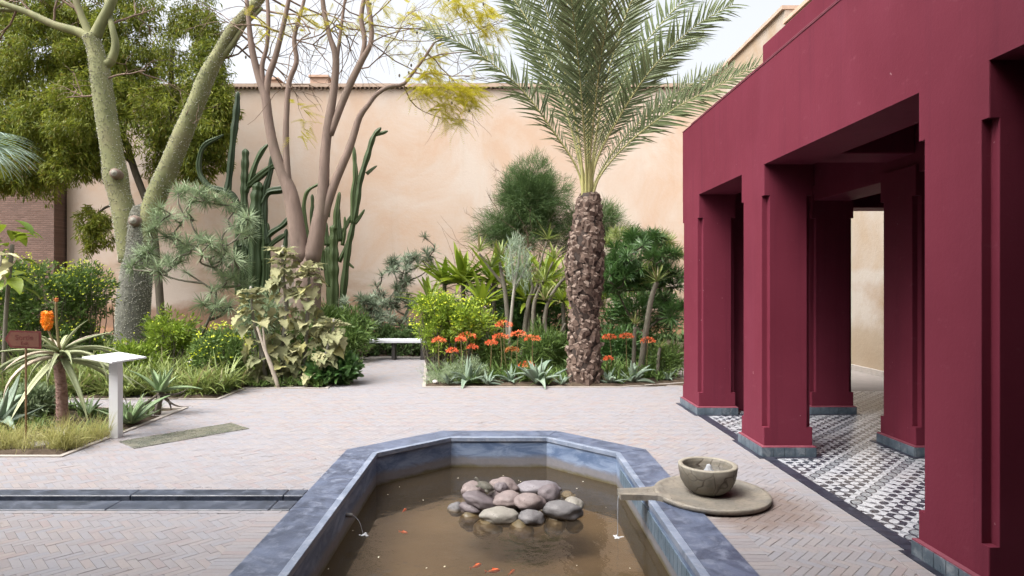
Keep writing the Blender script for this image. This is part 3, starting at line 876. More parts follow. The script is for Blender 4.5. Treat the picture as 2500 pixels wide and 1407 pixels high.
# pond
pond = thing('pond', (0, 4, 0), 'sunken eight sided pond with a blue grey stone rim in the paving', 'pond')
PL0 = -Vector(pond.location)
n8 = len(inner)
for i in range(n8):
    j = (i + 1) % n8
    quads = []
    a, b, c, d = map(np.array, (nose_out[i], nose_out[j], outer[j], outer[i]))
    length = np.linalg.norm(b - a); ns = max(1, int(round(length / 1.6)))
    for s in range(ns):
        t0, t1 = s / ns, (s + 1) / ns
        e = 0.0012 / length
        q = [a + (b - a) * (t0 + e), a + (b - a) * (t1 - e), d + (c - d) * (t1 - e), d + (c - d) * (t0 + e)]
        o = bm_obj('coping_slab', prism_bm([tuple(p) for p in q], -0.10, 0.012 + random.uniform(-.0008, .0008), 0.004), M['coping'], pond)
        o.location = PL0
    a, b, c, d = map(np.array, (nose_in[i], nose_in[j], nose_out[j], nose_out[i]))
    q = [a, b, c - unit(c - d) * 0.001, d + unit(c - d) * 0.001]
    o = bm_obj('rim_edge', prism_bm([tuple(p) for p in q], -0.03, 0.0145, 0.005), M['nosing'], pond); o.location = PL0
    a, b = inner[i], inner[j]
    g = Geo()
    t = np.linspace(0, 1, 25); z = np.linspace(-0.66, -0.024, 9)
    V = [(a[0] + (b[0] - a[0]) * u, a[1] + (b[1] - a[1]) * u, zz) for u in t for zz in z]
    Q = [(p * 9 + q, p * 9 + q + 1, (p + 1) * 9 + q + 1, (p + 1) * 9 + q) for p in range(24) for q in range(8)]
    o = link('basin_wall', g.add(V, Q).mesh('basin_wall', M['poolwall']), pond, PL0)
g = Geo(); g.add([(x, y, -0.64) for x, y in inner], [(0, 1, 6, 7), (1, 2, 5, 6), (2, 3, 4, 5)])
link('basin_floor', g.mesh('basin_floor', M['poolfloor']), pond, PL0)
# blue facing tiles down the right-hand side
tm = bbox_mesh('wall_tile', -0.006, 0.006, -0.048, 0.048, -0.066, 0.066, M['nosing'], 0.003)
tm.materials[0] = bluestone('blue_wall_tile', (0.06, 0.095, 0.13), (0.10, 0.145, 0.19), (0.19, 0.22, 0.26), 0.4)
for k_ in range(31):
    for (zz) in (-0.145,):
        o = link('wall_tile', tm, pond, Vector((PX1 - 0.001, 3.05 + k_ * 0.0985, zz)) + PL0)
# outlet pipe on the left wall with its thin jet
pc = P(838, 1257, 5.02); pc[0] = PX0
g = Geo(); tube(g, [pc + (-.03, 0, 0), pc + (0.05, -0.005, -0.004)], 0.017, 10); part('outlet_pipe', g, M['pipe'], pond, True)

water = tag(link('water', None), kind='structure') if False else None
g = Geo()
WZ = -0.31
ins = offset(inner, 0.004)
g.add([(x, y, WZ) for x, y in ins], [(0, 1, 6, 7), (1, 2, 5, 6), (2, 3, 4, 5)])
water = tag(link('water', g.mesh('water', M['water'])), kind='structure')

# high garden walls
def wall_thing(name, loc, label, cat='wall'):
    return thing(name, loc, label, cat)
bw = wall_thing('garden_wall', (-4, 22, 0), 'high cream plastered wall closing the back of the garden')
g = Geo().add(*box(-15.0, 7.6, 22.0, 22.6, -0.2, 8.50)); part('wall_face', g, M['wall'], bw)
g = Geo()
nx = 24
for i in range(nx):
    a = -15.05 + i * (22.6 / nx)
    h = 8.66 + random.uniform(-.012, .012)
    g2 = Geo().add(*box(a + .004, a + 22.6 / nx - .004, 21.90, 22.7, 8.545, h)); part('cap_stone', g2, M['wallcap'], bw)
g = Geo()
for i in range(150):
    a = -15.0 + i * 0.15
    tube(g, [(a, 21.86 + random.uniform(-.02, .03), 8.50), (a + 0.01, 22.3, 8.53)], 0.032, 6)
part('dark_row', g, M['capdark'], bw, kind='stuff')  # row of small dark tubes below the cap stones
g = Geo().add(*box(-15.0, 7.0, 21.93, 22.0, -0.1, 0.22)); part('wall_foot', g, plainmat('terracotta_foot', (0.36, 0.19, 0.11), (0.45, 0.26, 0.16), .9, 3, .2), bw)

sw = wall_thing('side_wall', (7.2, 15, 0), 'tall tan plastered side wall behind the red pavilion, seen above its roof')
g = Geo().add(*box(7.05, 7.5, 15.7, 21.99, -0.2, 8.50)); part('wall_face', g, M['sidewall'], sw)
g = Geo().add(*box(7.05, 7.5, 4.0, 15.69, -0.2, 8.12)); part('wall_face', g, M['sidewall'], sw)
g = Geo().add(*box(6.97, 7.55, 15.68, 21.89, 8.505, 8.60)); part('wall_cap', g, M['wallcap'], sw)
g = Geo().add(*box(6.99, 7.55, 4.0, 15.67, 8.125, 8.22)); part('wall_cap', g, M['roofpink'], sw)
g = Geo().add(*box(6.98, 7.048, 8.0, 21.9, -0.1, 0.10)); part('wall_foot', g, M['kerb'], sw)
sheet('path', [[(2.75, 10.0), (6.97, 10.0), (6.97, 15.0), (2.75, 15.0)]], -0.003, M['path']).location.z = 0.0

lw_ = wall_thing('brick_wall', (-18, 21, 0), 'old reddish brick wall in the far left corner')
g = Geo().add(*box(-24.0, -15.06, 21.45, 22.5, -0.2, 6.3)); part('wall_face', g, M['brickwall'], lw_)
for (a, b) in ((-24.0, -21.0), (-20.99, -18.0), (-17.99, -15.04)):
    g = Geo().add(*box(a, b, 21.38, 22.55, 6.305, 6.42)); part('wall_cap', g, M['capdark'], lw_)

for (xa, xb, yt, lab) in ((757, 800, 184, 'small pinkish rooftop turret showing above the back wall'), (640, 678, 190, 'low pinkish roof block above the wall left of the turret')):
    a, b = P(xa, yt, 34), P(xb, yt, 34)
    t = thing('rooftop', ((a[0] + b[0]) / 2, 34.6, 0), lab, 'roof')
    g = Geo().add(*box(a[0], b[0], 34, 35.4, 0, a[2] - 0.12)); part('wall_face', g, M['roofpink'], t)
    g = Geo().add(*box(a[0] - .06, b[0] + .06, 33.9, 35.5, a[2] - 0.118, a[2])); part('roof', g, M['roofpink'], t)

# ================================================================== RED PAVILION
pv = thing('pavilion', (4.5, 4, 0), 'dark red plastered pavilion with square columns and tiled floor', 'pavilion')
V0 = -Vector(pv.location)
def rbox(name, x0, x1, y0, y1, z0, z1, mat='red', bev=0.012):
    o = link(name, bbox_mesh(name, x0, x1, y0, y1, z0, z1, M[mat], bev, 2), pv); o.location = V0
    return o
bt = bbox_mesh('base_tile', -0.0062, 0.0062, -0.5, 0.5, 0, 0.096, M['basetile'], 0.0)
def column(x0, x1, y0, y1, nt=0.054):
    bm = prism_bm([(x0, y0), (x1, y0), (x1, y1), (x0, y1)], 0.100, 0.285, 0.007, True)
    sh = []
    for (cx, cy, sx, sy) in ((x0, y0, 1, 1), (x1, y0, -1, 1), (x1, y1, -1, -1), (x0, y1, 1, -1)):
        p = [(cx, cy + sy * nt), (cx + sx * nt, cy + sy * nt), (cx + sx * nt, cy)]
        sh += p if sx * sy > 0 else p[::-1]
    b2 = prism_bm(sh, 0.285, 2.535, 0.005, True)
    b3 = prism_bm([(x0, y0), (x1, y0), (x1, y1), (x0, y1)], 2.535, 2.834, 0.007, True)
    for b in (b2, b3):
        me = bpy.data.meshes.new('tmp'); b.to_mesh(me); b.free(); bm.from_mesh(me); bpy.data.meshes.remove(me)
    # sloping plaster shoulder over the tiles
    o = bm_obj('column', bm, M['red'], pv); o.location = V0
    e = 0.028
    g = Geo(); V = []
    for (d, z) in ((e - 0.002, 0.0962), (e - 0.004, 0.104), (0.004, 0.112)):
        V += [(x0 - d, y0 - d, z), (x1 + d, y0 - d, z), (x1 + d, y1 + d, z), (x0 - d, y1 + d, z)]
    g.add(V, [(k + i, k + (i + 1) % 4, k + 4 + (i + 1) % 4, k + 4 + i) for k in (0, 4) for i in range(4)])
    so = link('shoulder', g.mesh('shoulder', M['redlip']), o)
    g = Geo().add(*box(x0 - e + 0.011, x1 + e - 0.011, y0 - e + 0.011, y1 + e - 0.011, 0.0, 0.0955)); link('base_core', g.mesh('base_core', M['grout']), o)
    g = Geo().add(*box(x0 - 0.075, x1 + 0.075, y0 - 0.075, y1 + 0.075, 0.004, 0.0085)); link('base_border', g.mesh('base_border', M['bordertile']), o)
    def run(p, q, yaw):
        p, q = np.array(p, float), np.array(q, float); L = np.linalg.norm(q - p); n = max(3, int(round(L / 0.108))); w_ = L / n
        for i in range(n):
            c = p + (q - p) * (i + 0.5) / n
            t = bpy.data.objects.new('base_tile', bt); col.objects.link(t); t.parent = o
            t.location = (c[0], c[1], 0.0086); t.rotation_euler = (0, 0, yaw + random.uniform(-.004, .004)); t.scale = (1, w_ - 0.005, 0.905)
    E = e - 0.004
    run((x0 - E, y0 - E), (x0 - E, y1 + E), 0); run((x1 + E, y0 - E), (x1 + E, y1 + E), 0)
    run((x0 - E, y0 - E), (x1 + E, y0 - E), R(90)); run((x0 - E, y1 + E), (x1 + E, y1 + E), R(90))
    return o
FX, FX1 = 2.56, 3.03
for (a, b) in ((8.16, 8.88), (6.15, 6.72), (3.32, 3.88), (1.30, 1.88)): column(FX, FX1, a, b)
for (a, b) in ((8.20, 8.77), (6.15, 6.72), (3.32, 3.88)): column(4.03, 4.57, a, b)
rbox('facade_wall', FX, FX1, -2.0, 8.88, 2.834, 3.80, 'red', 0)
rbox('facade_wall', FX, FX1, -2.0, 1.298, 0.0, 2.832)
rbox('lit_roof_edge', FX - 0.006, FX + 0.05, -2.0, 8.885, 3.802, 3.812, 'redlip', 0.002)  # thin strip, light caught on the top edge put into its colour
rbox('parapet', 2.655, 2.92, -2.0, 8.80, 3.803, 3.895)
rbox('lit_parapet_edge', 2.650, 2.69, -2.0, 8.805, 3.897, 3.906, 'redlip', 0.002)  # same caught light painted along the parapet's top edge
rbox('roof_block', 3.20, 6.30, -2.0, 7.73, 3.72, 4.585)
rbox('roof_slab', 3.032, 6.60, -2.0, 8.88, 3.30, 3.70)
rbox('roof_slab', 4.03, 6.60, 8.882, 9.95, 3.30, 3.70)
rbox('end_wall', 3.032, 4.028, 8.42, 8.88, 0.0, 3.298)
rbox('end_wall', 4.03, 4.50, 8.80, 9.95, 0.0, 3.298)
rbox('side_wall', 6.40, 6.60, -2.0, 9.95, 0.0, 3.298)
rbox('rear_wall', 3.032, 6.398, -2.2, -2.0, 0.0, 3.298)
rbox('rear_lintel', 4.502, 6.398, 9.50, 9.95, 2.83, 3.298)
rbox('inner_beam', 4.06, 4.54, -1.99, 8.79, 2.76, 3.298)
for (a, b) in ((8.19, 8.40), (6.20, 6.67), (3.37, 3.83)):
    rbox('cross_beam', 3.034, 4.058, a, b, 2.95, 3.297); 
# added unseen porch behind the camera, shaped to shade the near paving
pr = thing('blocker', (-3, -1, 0), 'dark red porch added out of view to shade the near paving', 'blocker')
V1 = -Vector(pr.location)
for (n_, dims) in (('rear_wall', (-9.0, 2.55, -3.0, -2.6, 0, 5.0)), ('side_wall', (-9.4, -9.0, -3.0, 2.1, 0, 3.3)), ('roof', (-9.4, 2.55, -2.6, 2.1, 3.3, 5.4))):
    o = link(n_, bbox_mesh(n_, *dims, M['red'], 0.01), pr); o.location = V1
fl = sheet('tiled_floor', [[(2.64, -2.0), (6.40, -2.0), (6.40, 8.90), (2.64, 8.90)], [(4.04, 8.90), (6.40, 8.90), (6.40, 10.0), (4.04, 10.0)]], 0.004, M['floor'])
bm_ = bbox_mesh('border_tile', -0.052, 0.052, -0.049, 0.049, -0.012, 0.0075, M['bordertile'], 0.0)
y = 2.6
while y < 8.95:
    link('border_tile', bm_, fl, (2.588, y, random.uniform(-.0006, .0006))); y += 0.1

# ================================================================== THINGS ON THE COURT
# flush greenish slab
t = thing('floor_slab', (-3.48, 7.06, 0), 'long narrow greenish slab set slantwise in the pale paving', 'slab')
d = unit(np.array((0.82, 0.92))); e = np.array((d[1], -d[0]))
c0 = np.array((-3.48, 7.06))
q = [c0 + d * su * 0.61 + e * sv * 0.225 for su, sv in ((-1, 1), (1, 1), (1, -1), (-1, -1))]
o = bm_obj('slab', prism_bm([tuple(p) for p in q], -0.02, 0.0065, 0.002), M['panel'], t); o.location = -Vector(t.location)

# white information table
t = thing('information_table', (-4.33, 6.95, 0), 'white metal information table on one square post at the bed edge', 'information table')
L0 = -Vector(t.location)
bx_ = -4.20
g = Geo().add(*box(bx_ - .048, bx_ + .048, 6.90, 6.996, 0, 0.86)); part('post', g, M['white'], t)
bm = prism_bm([(-4.573, 6.95), (-4.02, 6.58), (-3.865, 6.95), (-4.39, 7.34)], 0.864, 0.882, 0.003)
for v in bm.verts: v.co.z += (v.co.y - 6.95) * 0.035
o = bm_obj('table_top', bm, M['white'], t); o.location = L0
bm = prism_bm([(bx_ + .02, 6.86), (bx_ + .10, 6.78), (bx_ + .22, 6.90), (bx_ + .14, 6.98)], 0.8825, 0.8835)
for v in bm.verts: v.co.z += (v.co.y - 6.95) * 0.035
o = bm_obj('print', bm, plainmat('pale_print', (0.55, 0.60, 0.64), (0.66, 0.70, 0.73), .5, 60, 0), t); o.location = L0

# direction sign
sy = 6.55
t = thing('direction_sign', tuple(P(62, 1085, sy) * (1, 1, 0)), 'small rust brown arrow shaped sign on a thin post pointing left', 'sign')
L0 = -Vector(t.location)
def sgn(px, py, dy=0): return P(px, py, sy + dy)
def plate(name, pts, ya, yb, mat):
    bm = bmesh.new()
    a = [bm.verts.new((p[0], ya, p[2])) for p in pts]; b = [bm.verts.new((p[0], yb, p[2])) for p in pts]
    bm.faces.new(a[::-1]); bm.faces.new(b)
    for i in range(len(pts)): bm.faces.new((a[i], a[(i + 1) % len(pts)], b[(i + 1) % len(pts)], b[i]))
    bmesh.ops.recalc_face_normals(bm, faces=bm.faces)
    o = bm_obj(name, bm, mat, t); o.location = L0
    return o
outl = [sgn(25, 807), sgn(101, 809), sgn(101, 853), sgn(26, 849), sgn(12, 828)]
plate('board', outl, sy - 0.004, sy + 0.004, M['signred'])
inl = [sgn(28, 811), sgn(96, 813), sgn(96, 848), sgn(30, 845), sgn(19, 828)]
plate('panel', inl, sy - 0.0065, sy - 0.0042, M['signbrown'])
def lettering(txt, px, py, size):
    cu = bpy.data.curves.new('lettering', 'FONT'); cu.body = txt; cu.size = size; cu.align_x = 'CENTER'; cu.extrude = 0.0006
    to = bpy.data.objects.new('tmp', cu); col.objects.link(to)
    dg = bpy.context.evaluated_depsgraph_get()
    me = bpy.data.meshes.new_from_object(to.evaluated_get(dg)); bpy.data.objects.remove(to)
    me.materials.clear(); me.materials.append(M['signred'])
    o = link('lettering', me, t); p = sgn(px, py); o.location = Vector((p[0], sy - 0.0075, p[2])) + L0; o.rotation_euler = (R(90), 0, 0)
lettering('Sortie', 60, 830, 0.078); lettering('Exit', 61, 842, 0.052)
g = Geo(); p = P(62, 851, sy); tube(g, [(p[0], sy + .008, 0), (p[0], sy + .008, p[2] + .1)], 0.0095, 8); part('post', g, M['postbrown'], t)

# bench
t = thing('bench', (-2.2, 14.45, 0), 'white slab bench on a dark leg at the end of the path', 'bench')
a = P(901, 833, 14.45); b = P(1052, 833, 14.45)
g = Geo().add(*box(a[0], b[0], 14.2, 14.65, 0.385, 0.455))
o = link('seat', bbox_mesh('seat', a[0], b[0], 14.2, 14.65, 0.385, 0.455, M['benchwhite'], 0.012, 2), t); o.location = -Vector(t.location)
for xx in (P(962, 0, 14.4)[0], P(1032, 0, 14.4)[0]):
    g = Geo().add(*box(xx - .035, xx + .035, 14.28, 14.58, 0.0, 0.384)); part('leg', g, M['darkmetal'], t)

# fountain: round dish with a spout, bowl standing on it
dc = np.array((1.655, 4.965, 0.0))
t = thing('fountain_dish', tuple(dc), 'round carved stone dish with a long spout reaching over the pond', 'fountain dish')
prof = [(0.001, 0.012), (0.42, 0.012), (0.435, 0.018), (0.438, 0.044), (0.432, 0.050), (0.405, 0.051), (0.392, 0.045), (0.375, 0.037), (0.20, 0.033), (0.001, 0.033)]
g = lathe(Geo(), prof, dc, 72); part('dish', g, M['dish'], t, True)
# spout: open trough
tip = np.array((0.93, 4.955, 0.0)); base = np.array((1.30, 4.965, 0.0))
g = Geo()
sec = [(-0.105, 0.008), (-0.105, 0.052), (-0.055, 0.054), (-0.032, 0.034), (0.032, 0.034), (0.055, 0.054), (0.105, 0.052), (0.105, 0.008)]
V = []
for k_, (u, wv, dz) in enumerate(((0, 1.7, 0), (0.25, 1.05, 0), (0.55, 0.85, 0.0), (0.9, 0.74, 0.0), (1.0, 0.70, 0.0))):
    c = base + (tip - base) * u
    V += [(c[0], c[1] + y_ * wv, z_ + dz) for y_, z_ in sec]
Q = [(i * 8 + j, i * 8 + (j + 1) % 8, (i + 1) * 8 + (j + 1) % 8, (i + 1) * 8 + j) for i in range(4) for j in range(8)]
g.add(V, Q, )
g.add(V[-8:], [(0, 1, 2, 3), (4, 5, 6, 7), (0, 3, 4, 7)])
part('spout', g, M['dish'], t)
bc = dc + (-0.02, 0.03, 0.034)
t = thing('fountain_bowl', tuple(bc), 'veined stone bowl brimming with bubbling water on the round dish', 'bowl')
prof = [(0.001, 0.0), (0.10, 0.0), (0.125, 0.006), (0.175, 0.045), (0.205, 0.10), (0.219, 0.16), (0.224, 0.212), (0.2235, 0.2125), (0.189, 0.2125), (0.186, 0.19), (0.16, 0.10), (0.10, 0.05), (0.001, 0.04)]
o = link('bowl', lathe(Geo(), prof, (0, 0, 0), 64).mesh('bowl', M['bowl'], True), t)
link('rim', lathe(Geo(), [(0.1885, 0.2128), (0.1895, 0.2195), (0.195, 0.2225), (0.217, 0.2225), (0.2235, 0.2195), (0.2245, 0.2128)], (0, 0, 0), 64).mesh('rim', plainmat('pale_rim', (0.21, 0.19, 0.15), (0.30, 0.275, 0.225), .6, 18, .2), True), t)  # rim in a paler tone than the bowl
n_ = 48
rr = np.linspace(0.0, 0.185, 16)
V, Q = [], []
for i, r_ in enumerate(rr):
    for j in range(n_):
        a_ = j * 2 * math.pi / n_
        V.append((r_ * math.cos(a_), r_ * math.sin(a_), 0.166 + 0.006 * math.exp(-(r_ / .05) ** 2) + 0.0006 * math.sin(r_ * 130)))
for i in range(15):
    for j in range(n_): Q.append((i * n_ + j, i * n_ + (j + 1) % n_, (i + 1) * n_ + (j + 1) % n_, (i + 1) * n_ + j))
link('bowl_water', Geo().add(V, Q).mesh('bowl_water', M['bowlwater'], True), t)
prof = [(0.040, 0.170), (0.030, 0.180), (0.024, 0.195), (0.020, 0.207), (0.014, 0.216), (0.005, 0.220), (0.0005, 0.2205)]
link('water_jet', lathe(Geo(), prof, (0.01, 0, 0), 20).mesh('water_jet', M['stream'], True), t)

def stream(name, label, pts, r, foot):
    t = thing(name, tuple(pts[-1]), label, 'water jet')
    g = Geo(); pp = cr(pts, 16)
    rad = np.array([r * (1 + 0.25 * math.sin(i * 1.9)) for i in range(16)])
    tube(g, pp, rad, 8); part('stream', g, M['stream'], t, True)
    g = Geo(); f = np.array(pts[-1]); f[2] = WZ + 0.003
    for k_ in range(16):
        c = f + np.append(rng.normal(0, foot, 2), rng.uniform(0, .012))
        lathe(g, [(0.0005, 0.005), (0.006, 0.003), (0.010, 0.0)], c, 8)
    part('splash', g, M['foam'], t, True)
stream('spout_stream', 'thin stream of water falling from the dish spout', [(0.945, 4.955, 0.032), (0.925, 4.955, 0.0), (0.921, 4.952, -0.12), (0.92, 4.95, WZ)], 0.0034, 0.02)
stream('pipe_stream', 'thin jet of water falling from the pipe in the left pond wall', [pc + (0.045, -.005, 0), pc + (0.075, -.01, -0.012), pc + (0.115, -.02, -0.06), np.array((pc[0] + 0.145, pc[1] - .03, WZ))], 0.0026, 0.015)

# river stones heaped in the pond
def stone(px, py, hw, hh, Y, mat, label, tilt=0.0, yd=None, seed=0, flat=0.0):
    c = P(px, py, Y); a, b = hw * Y / F, hh * Y / F * 1.02
    bm = bmesh.new(); bmesh.ops.create_icosphere(bm, subdivisions=4, radius=1.0)
    dd = yd or max(b, min(a, 0.11))
    for v in bm.verts:
        n = noise.noise(v.co * 1.1 + Vector((seed * 3.7, 0, 0))) * 0.22 + noise.noise(v.co * 2.6 + Vector((0, seed * 2.1, 0))) * 0.075 + noise.noise(v.co * 7) * 0.012
        v.co = v.co * (1 + n)
        if flat: v.co.z = max(v.co.z, -1 + flat)
        v.co = Vector((v.co.x * a, v.co.y * dd, v.co.z * b))
    bmesh.ops.rotate(bm, verts=bm.verts, cent=(0, 0, 0), matrix=Matrix.Rotation(tilt, 3, 'Y'))
    o = bm_obj('stone', bm, M[mat], None, True); o.location = c
    return tag(o, label, 'stone', 'river stones heaped in the pond')
ST = [
 (1156, 1198, 30, 20, 5.74, 'st_pink', 'rounded pink stone under the left turtle', 0.2),
 (1231, 1187, 36, 20, 5.80, 'st_pink', 'pale pink stone at the back of the heap beside the turtle', 0.15),
 (1223, 1193, 18, 15, 5.69, 'st_mauve', 'small dark mauve stone leaning on the pale back stone', 0.4),
 (1315, 1192, 54, 17, 5.82, 'st_lilac', 'longest lilac grey stone along the back of the heap', 0.03),
 (1341, 1209, 27, 26, 5.66, 'st_mauve', 'upright mauve pink stone at the right of the heap', 0.9),
 (1208, 1210, 18, 10, 5.64, 'st_pink', 'smallest pale pink stone wedged in the middle of the heap', 0.0),
 (1172, 1224, 42, 18, 5.55, 'st_mauve', 'speckled mauve stone lying slantwise on the left', 0.28),
 (1155, 1243, 34, 18, 5.56, 'st_mauve', 'dark mauve stone at the water line under the speckled one', 0.2),
 (1113, 1243, 20, 16, 5.60, 'st_grey', 'pale grey stone set apart at the far left of the heap', 0.1),
 (1240, 1222, 35, 20, 5.52, 'st_pink', 'cream pink stone left of the smooth pink oval', -0.05),
 (1294, 1225, 39, 21, 5.44, 'st_pink', 'smooth pink oval stone in the middle front of the heap', 0.06),
 (1220, 1260, 46, 20, 5.34, 'st_cream', 'creamy white stone with cracked face at the front water line', 0.04),
 (1297, 1265, 31, 20, 5.30, 'st_grey', 'dark grey stone with a pinkish top at the front water line', 0.0),
 (1376, 1247, 47, 22, 5.40, 'st_grey', 'large grey stone leaning down at the right end', 0.12),
 (1400, 1230, 25, 14, 5.54, 'st_cream', 'pale stone behind the large grey one at the right end', 0.1),
 (1354, 1284, 28, 22, 5.37, 'st_cream', 'angular pale stone sunk in the water at the right front', -0.5),
 (1273, 1300, 34, 26, 5.24, 'st_olive', 'brown stone under water at the front of the heap', 0.5),
 (1190, 1292, 36, 22, 5.31, 'st_olive', 'olive silted stone under water at the left front', 0.1),
 (1402, 1284, 22, 16, 5.40, 'st_olive', 'small brown stone under water at the right', 0.0),
 (1148, 1272, 28, 22, 5.48, 'st_olive', 'silted stone under water below the dark mauve one', 0.3),
 (1250, 1262, 75, 22, 5.55, 'st_olive', 'broad sunken stone carrying the middle of the heap', 0.0),
 (1330, 1255, 60, 20, 5.62, 'st_olive', 'broad sunken stone carrying the right of the heap', 0.0),
]
for i, s_ in enumerate(ST):
    stone(*s_[:7], tilt=s_[7], seed=i + 1)

# turtles: one remeshed body each
def turtle(px, py, Y, s, yaw, pitch, roll, mat, label):
    bm = bmesh.new()
    def ell(c, r, rot=0.0):
        q = bmesh.ops.create_icosphere(bm, subdivisions=3, radius=1.0)['verts']
        for v in q:
            v.co = Matrix.Rotation(rot, 3, 'Y') @ Vector((v.co.x * r[0], v.co.y * r[1], v.co.z * r[2])) + Vector(c)
    ell((0, 0, 0.26), (0.98, 0.76, 0.42)); ell((0, 0, 0.12), (1.02, 0.80, 0.12))
    for k_ in range(5):
        u = k_ / 4; ell((0.85 + 0.42 * u, 0, 0.18 + 0.28 * u), (0.17, 0.15, 0.15))
    ell((1.42, 0, 0.52), (0.25, 0.19, 0.17))
    for sx in (-1, 1):
        for syy in (-1, 1): ell((sx * 0.66, syy * 0.72, 0.06), (0.24, 0.24, 0.11))
    ell((-1.08, 0, 0.08), (0.22, 0.07, 0.06))
    me = bpy.data.meshes.new('turtle'); bm.to_mesh(me); bm.free()
    me.materials.append(M[mat])
    o = link('turtle', me)
    md = o.modifiers.new('remesh', 'REMESH'); md.mode = 'VOXEL'; md.voxel_size = 0.045; md.use_smooth_shade = True
    o.location = P(px, py, Y); o.scale = (s, s, s)
    o.rotation_euler = (Matrix.Rotation(yaw, 3, 'Z') @ Matrix.Rotation(-pitch, 3, 'Y') @ Matrix.Rotation(roll, 3, 'X')).to_euler()
    tag(o, label, 'turtle', 'turtles basking on the stones')
turtle(1184, 1192, 5.60, 0.076, R(150), 0.30, 0.1, 'turtle', 'small grey turtle stretching its neck on the left stones')
turtle(1386, 1212, 5.66, 0.062, R(-60), -0.1, 0.3, 'turtle2', 'small brown banded turtle tucked at the right of the stones')

# orange fish just under the water
def fish(px, py, yaw, s, label):
    z = WZ - 0.012; Y = (EYE - z) * F / (py - CY)
    bm = bmesh.new(); q = bmesh.ops.create_icosphere(bm, subdivisions=3, radius=1.0)['verts']
    for v in q:
        x = v.co.x; k_ = (1 - 0.55 * max(0, -x)) 
        v.co = Vector((x, v.co.y * 0.26 * k_ + 0.10 * math.sin(x * 1.8), v.co.z * 0.34 * k_))
    vs = [bm.verts.new(c) for c in ((-0.85, -.09, 0.0), (-1.5, -0.16, 0.30), (-1.3, -.14, 0), (-1.5, -0.16, -0.30), (-0.85, -.06, 0.0), (-1.5, -0.13, 0.30), (-1.3, -.11, 0), (-1.5, -0.13, -0.30))]
    for f_ in ((0, 1, 2, 3), (4, 7, 6, 5), (0, 4, 5, 1), (1, 5, 6, 2), (2, 6, 7, 3), (3, 7, 4, 0)): bm.faces.new([vs[i] for i in f_])
    for f_ in (((-.2, 0.0, .3), (.3, 0.05, .33), (-.35, -.02, .52)), ((0.2, .2, -.05), (0.35, .24, -.03), (-.05, .55, -.1)), ((0.2, -.16, -.05), (0.35, -.1, -.03), (-.05, -.5, -.1))):
        bm.faces.new([bm.verts.new(c) for c in f_])
    o = bm_obj('fish', bm, M['fish'], None, True)
    o.location = P(px, py, Y); o.scale = (s, s * 1.25, s); o.rotation_euler = (0, 0, yaw)
    tag(o, label, 'fish', 'orange fish in the pond')
fish(988, 1246, R(65), 0.036, 'orange fish in the shaded water farthest from the camera')
fish(986, 1300, R(-30), 0.034, 'orange fish off the left pond wall level with the pipe')
fish(1164, 1382, R(35), 0.044, 'leftmost of three orange fish at the bottom edge of the pond')
fish(1206, 1394, R(8), 0.046, 'middle of three orange fish at the bottom edge of the pond')
fish(1250, 1397, R(50), 0.036, 'rightmost of three orange fish at the bottom edge of the pond')
# petals afloat
g = Geo(); pt = blade(1, 0.7, 0.3, 2)
pp = []
for (px, py) in ((948, 1208), (1034, 1222), (860, 1296), (802, 1389), (1043, 1387), (1087, 1383), (1266, 1174), (1272, 1176), (1410, 1193), (1425, 1176), (1408, 1382), (925, 1360), (1536, 1388), (1120, 1168), (975, 1190), (1230, 1162), (1480, 1240)):
    Y = (EYE - WZ) * F / (py - CY); p = P(px, py, Y); p[2] = WZ + 0.003; pp.append(p)
scatter(g, pt, pp, np.c_[rng.normal(size=(len(pp), 2)), np.zeros(len(pp))], rng.uniform(.010, .020, len(pp)), up=(0, 0, 1))
tag(link('floating_petals', g.mesh('floating_petals', M['petal'])), 'scatter of tiny pale petals floating on the pond', 'petals', kind='stuff')

# ================================================================== PLANTS
def limb(geo, pts, Y, n=24, sides=12, wob=0.0, dY=None):
    """pts: (px, py, half width px[, extra depth]); one tapering limb"""
    q = []
    for p in pts:
        yy = Y + (p[3] if len(p) > 3 else 0.0)
        c = P(p[0], p[1], yy); q.append((*c, p[2] * yy / F))
    q = cr(q, n)
    path = q[:, :3]
    if wob: path = path + rng.normal(0, wob, path.shape)
    tube(geo, path, np.maximum(q[:, 3], 0.002), sides)
    return q

def twig(geo, start, d, length, r, depth, ends, droop=0.0, spread=0.5, nseg=5, kids=3):
    p = np.array(start, float); d = unit(np.array(d, float))
    pts = [p.copy()]
    for i in range(nseg):
        d = unit(d + rng.normal(0, 0.16, 3) + np.array((0, 0, -droop)))
        p = p + d * length / nseg; pts.append(p.copy())
    tube(geo, np.array(pts), np.linspace(r, r * 0.45, nseg + 1), 5 if r > 0.012 else 3, cap=False)
    ends.append((p.copy(), d.copy()))
    if depth > 0:
        for k_ in range(kids):
            i = int(rng.integers(2, nseg + 1))
            nd = unit(d + rng.normal(0, spread, 3))
            twig(geo, pts[i], nd, length * rng.uniform(0.5, 0.8), r * 0.55, depth - 1, ends, droop, spread, nseg, kids)

def cloud(center, radii, clumps, per, clump_r, shell=0.55):
    """leaf positions gathered in clumps through an ellipsoid"""
    c = np.asarray(center, float); rad = np.asarray(radii, float)
    d = rand_dir(clumps) * (shell + (1 - shell) * rng.uniform(0, 1, clumps)[:, None]) * rng.uniform(0.75, 1.12, (clumps, 1))
    cc = c + d * rad
    pos = np.repeat(cc, per, 0) + in_ball(clumps * per) * clump_r * np.repeat(rng.uniform(.6, 1.3, clumps), per)[:, None]
    out = unit(pos - c)
    return pos, out, cc

def PE(px, py, rx, ry, Y, ryd):
    return P(px, py, Y), np.array((rx * Y / F, ryd, ry * Y / F))

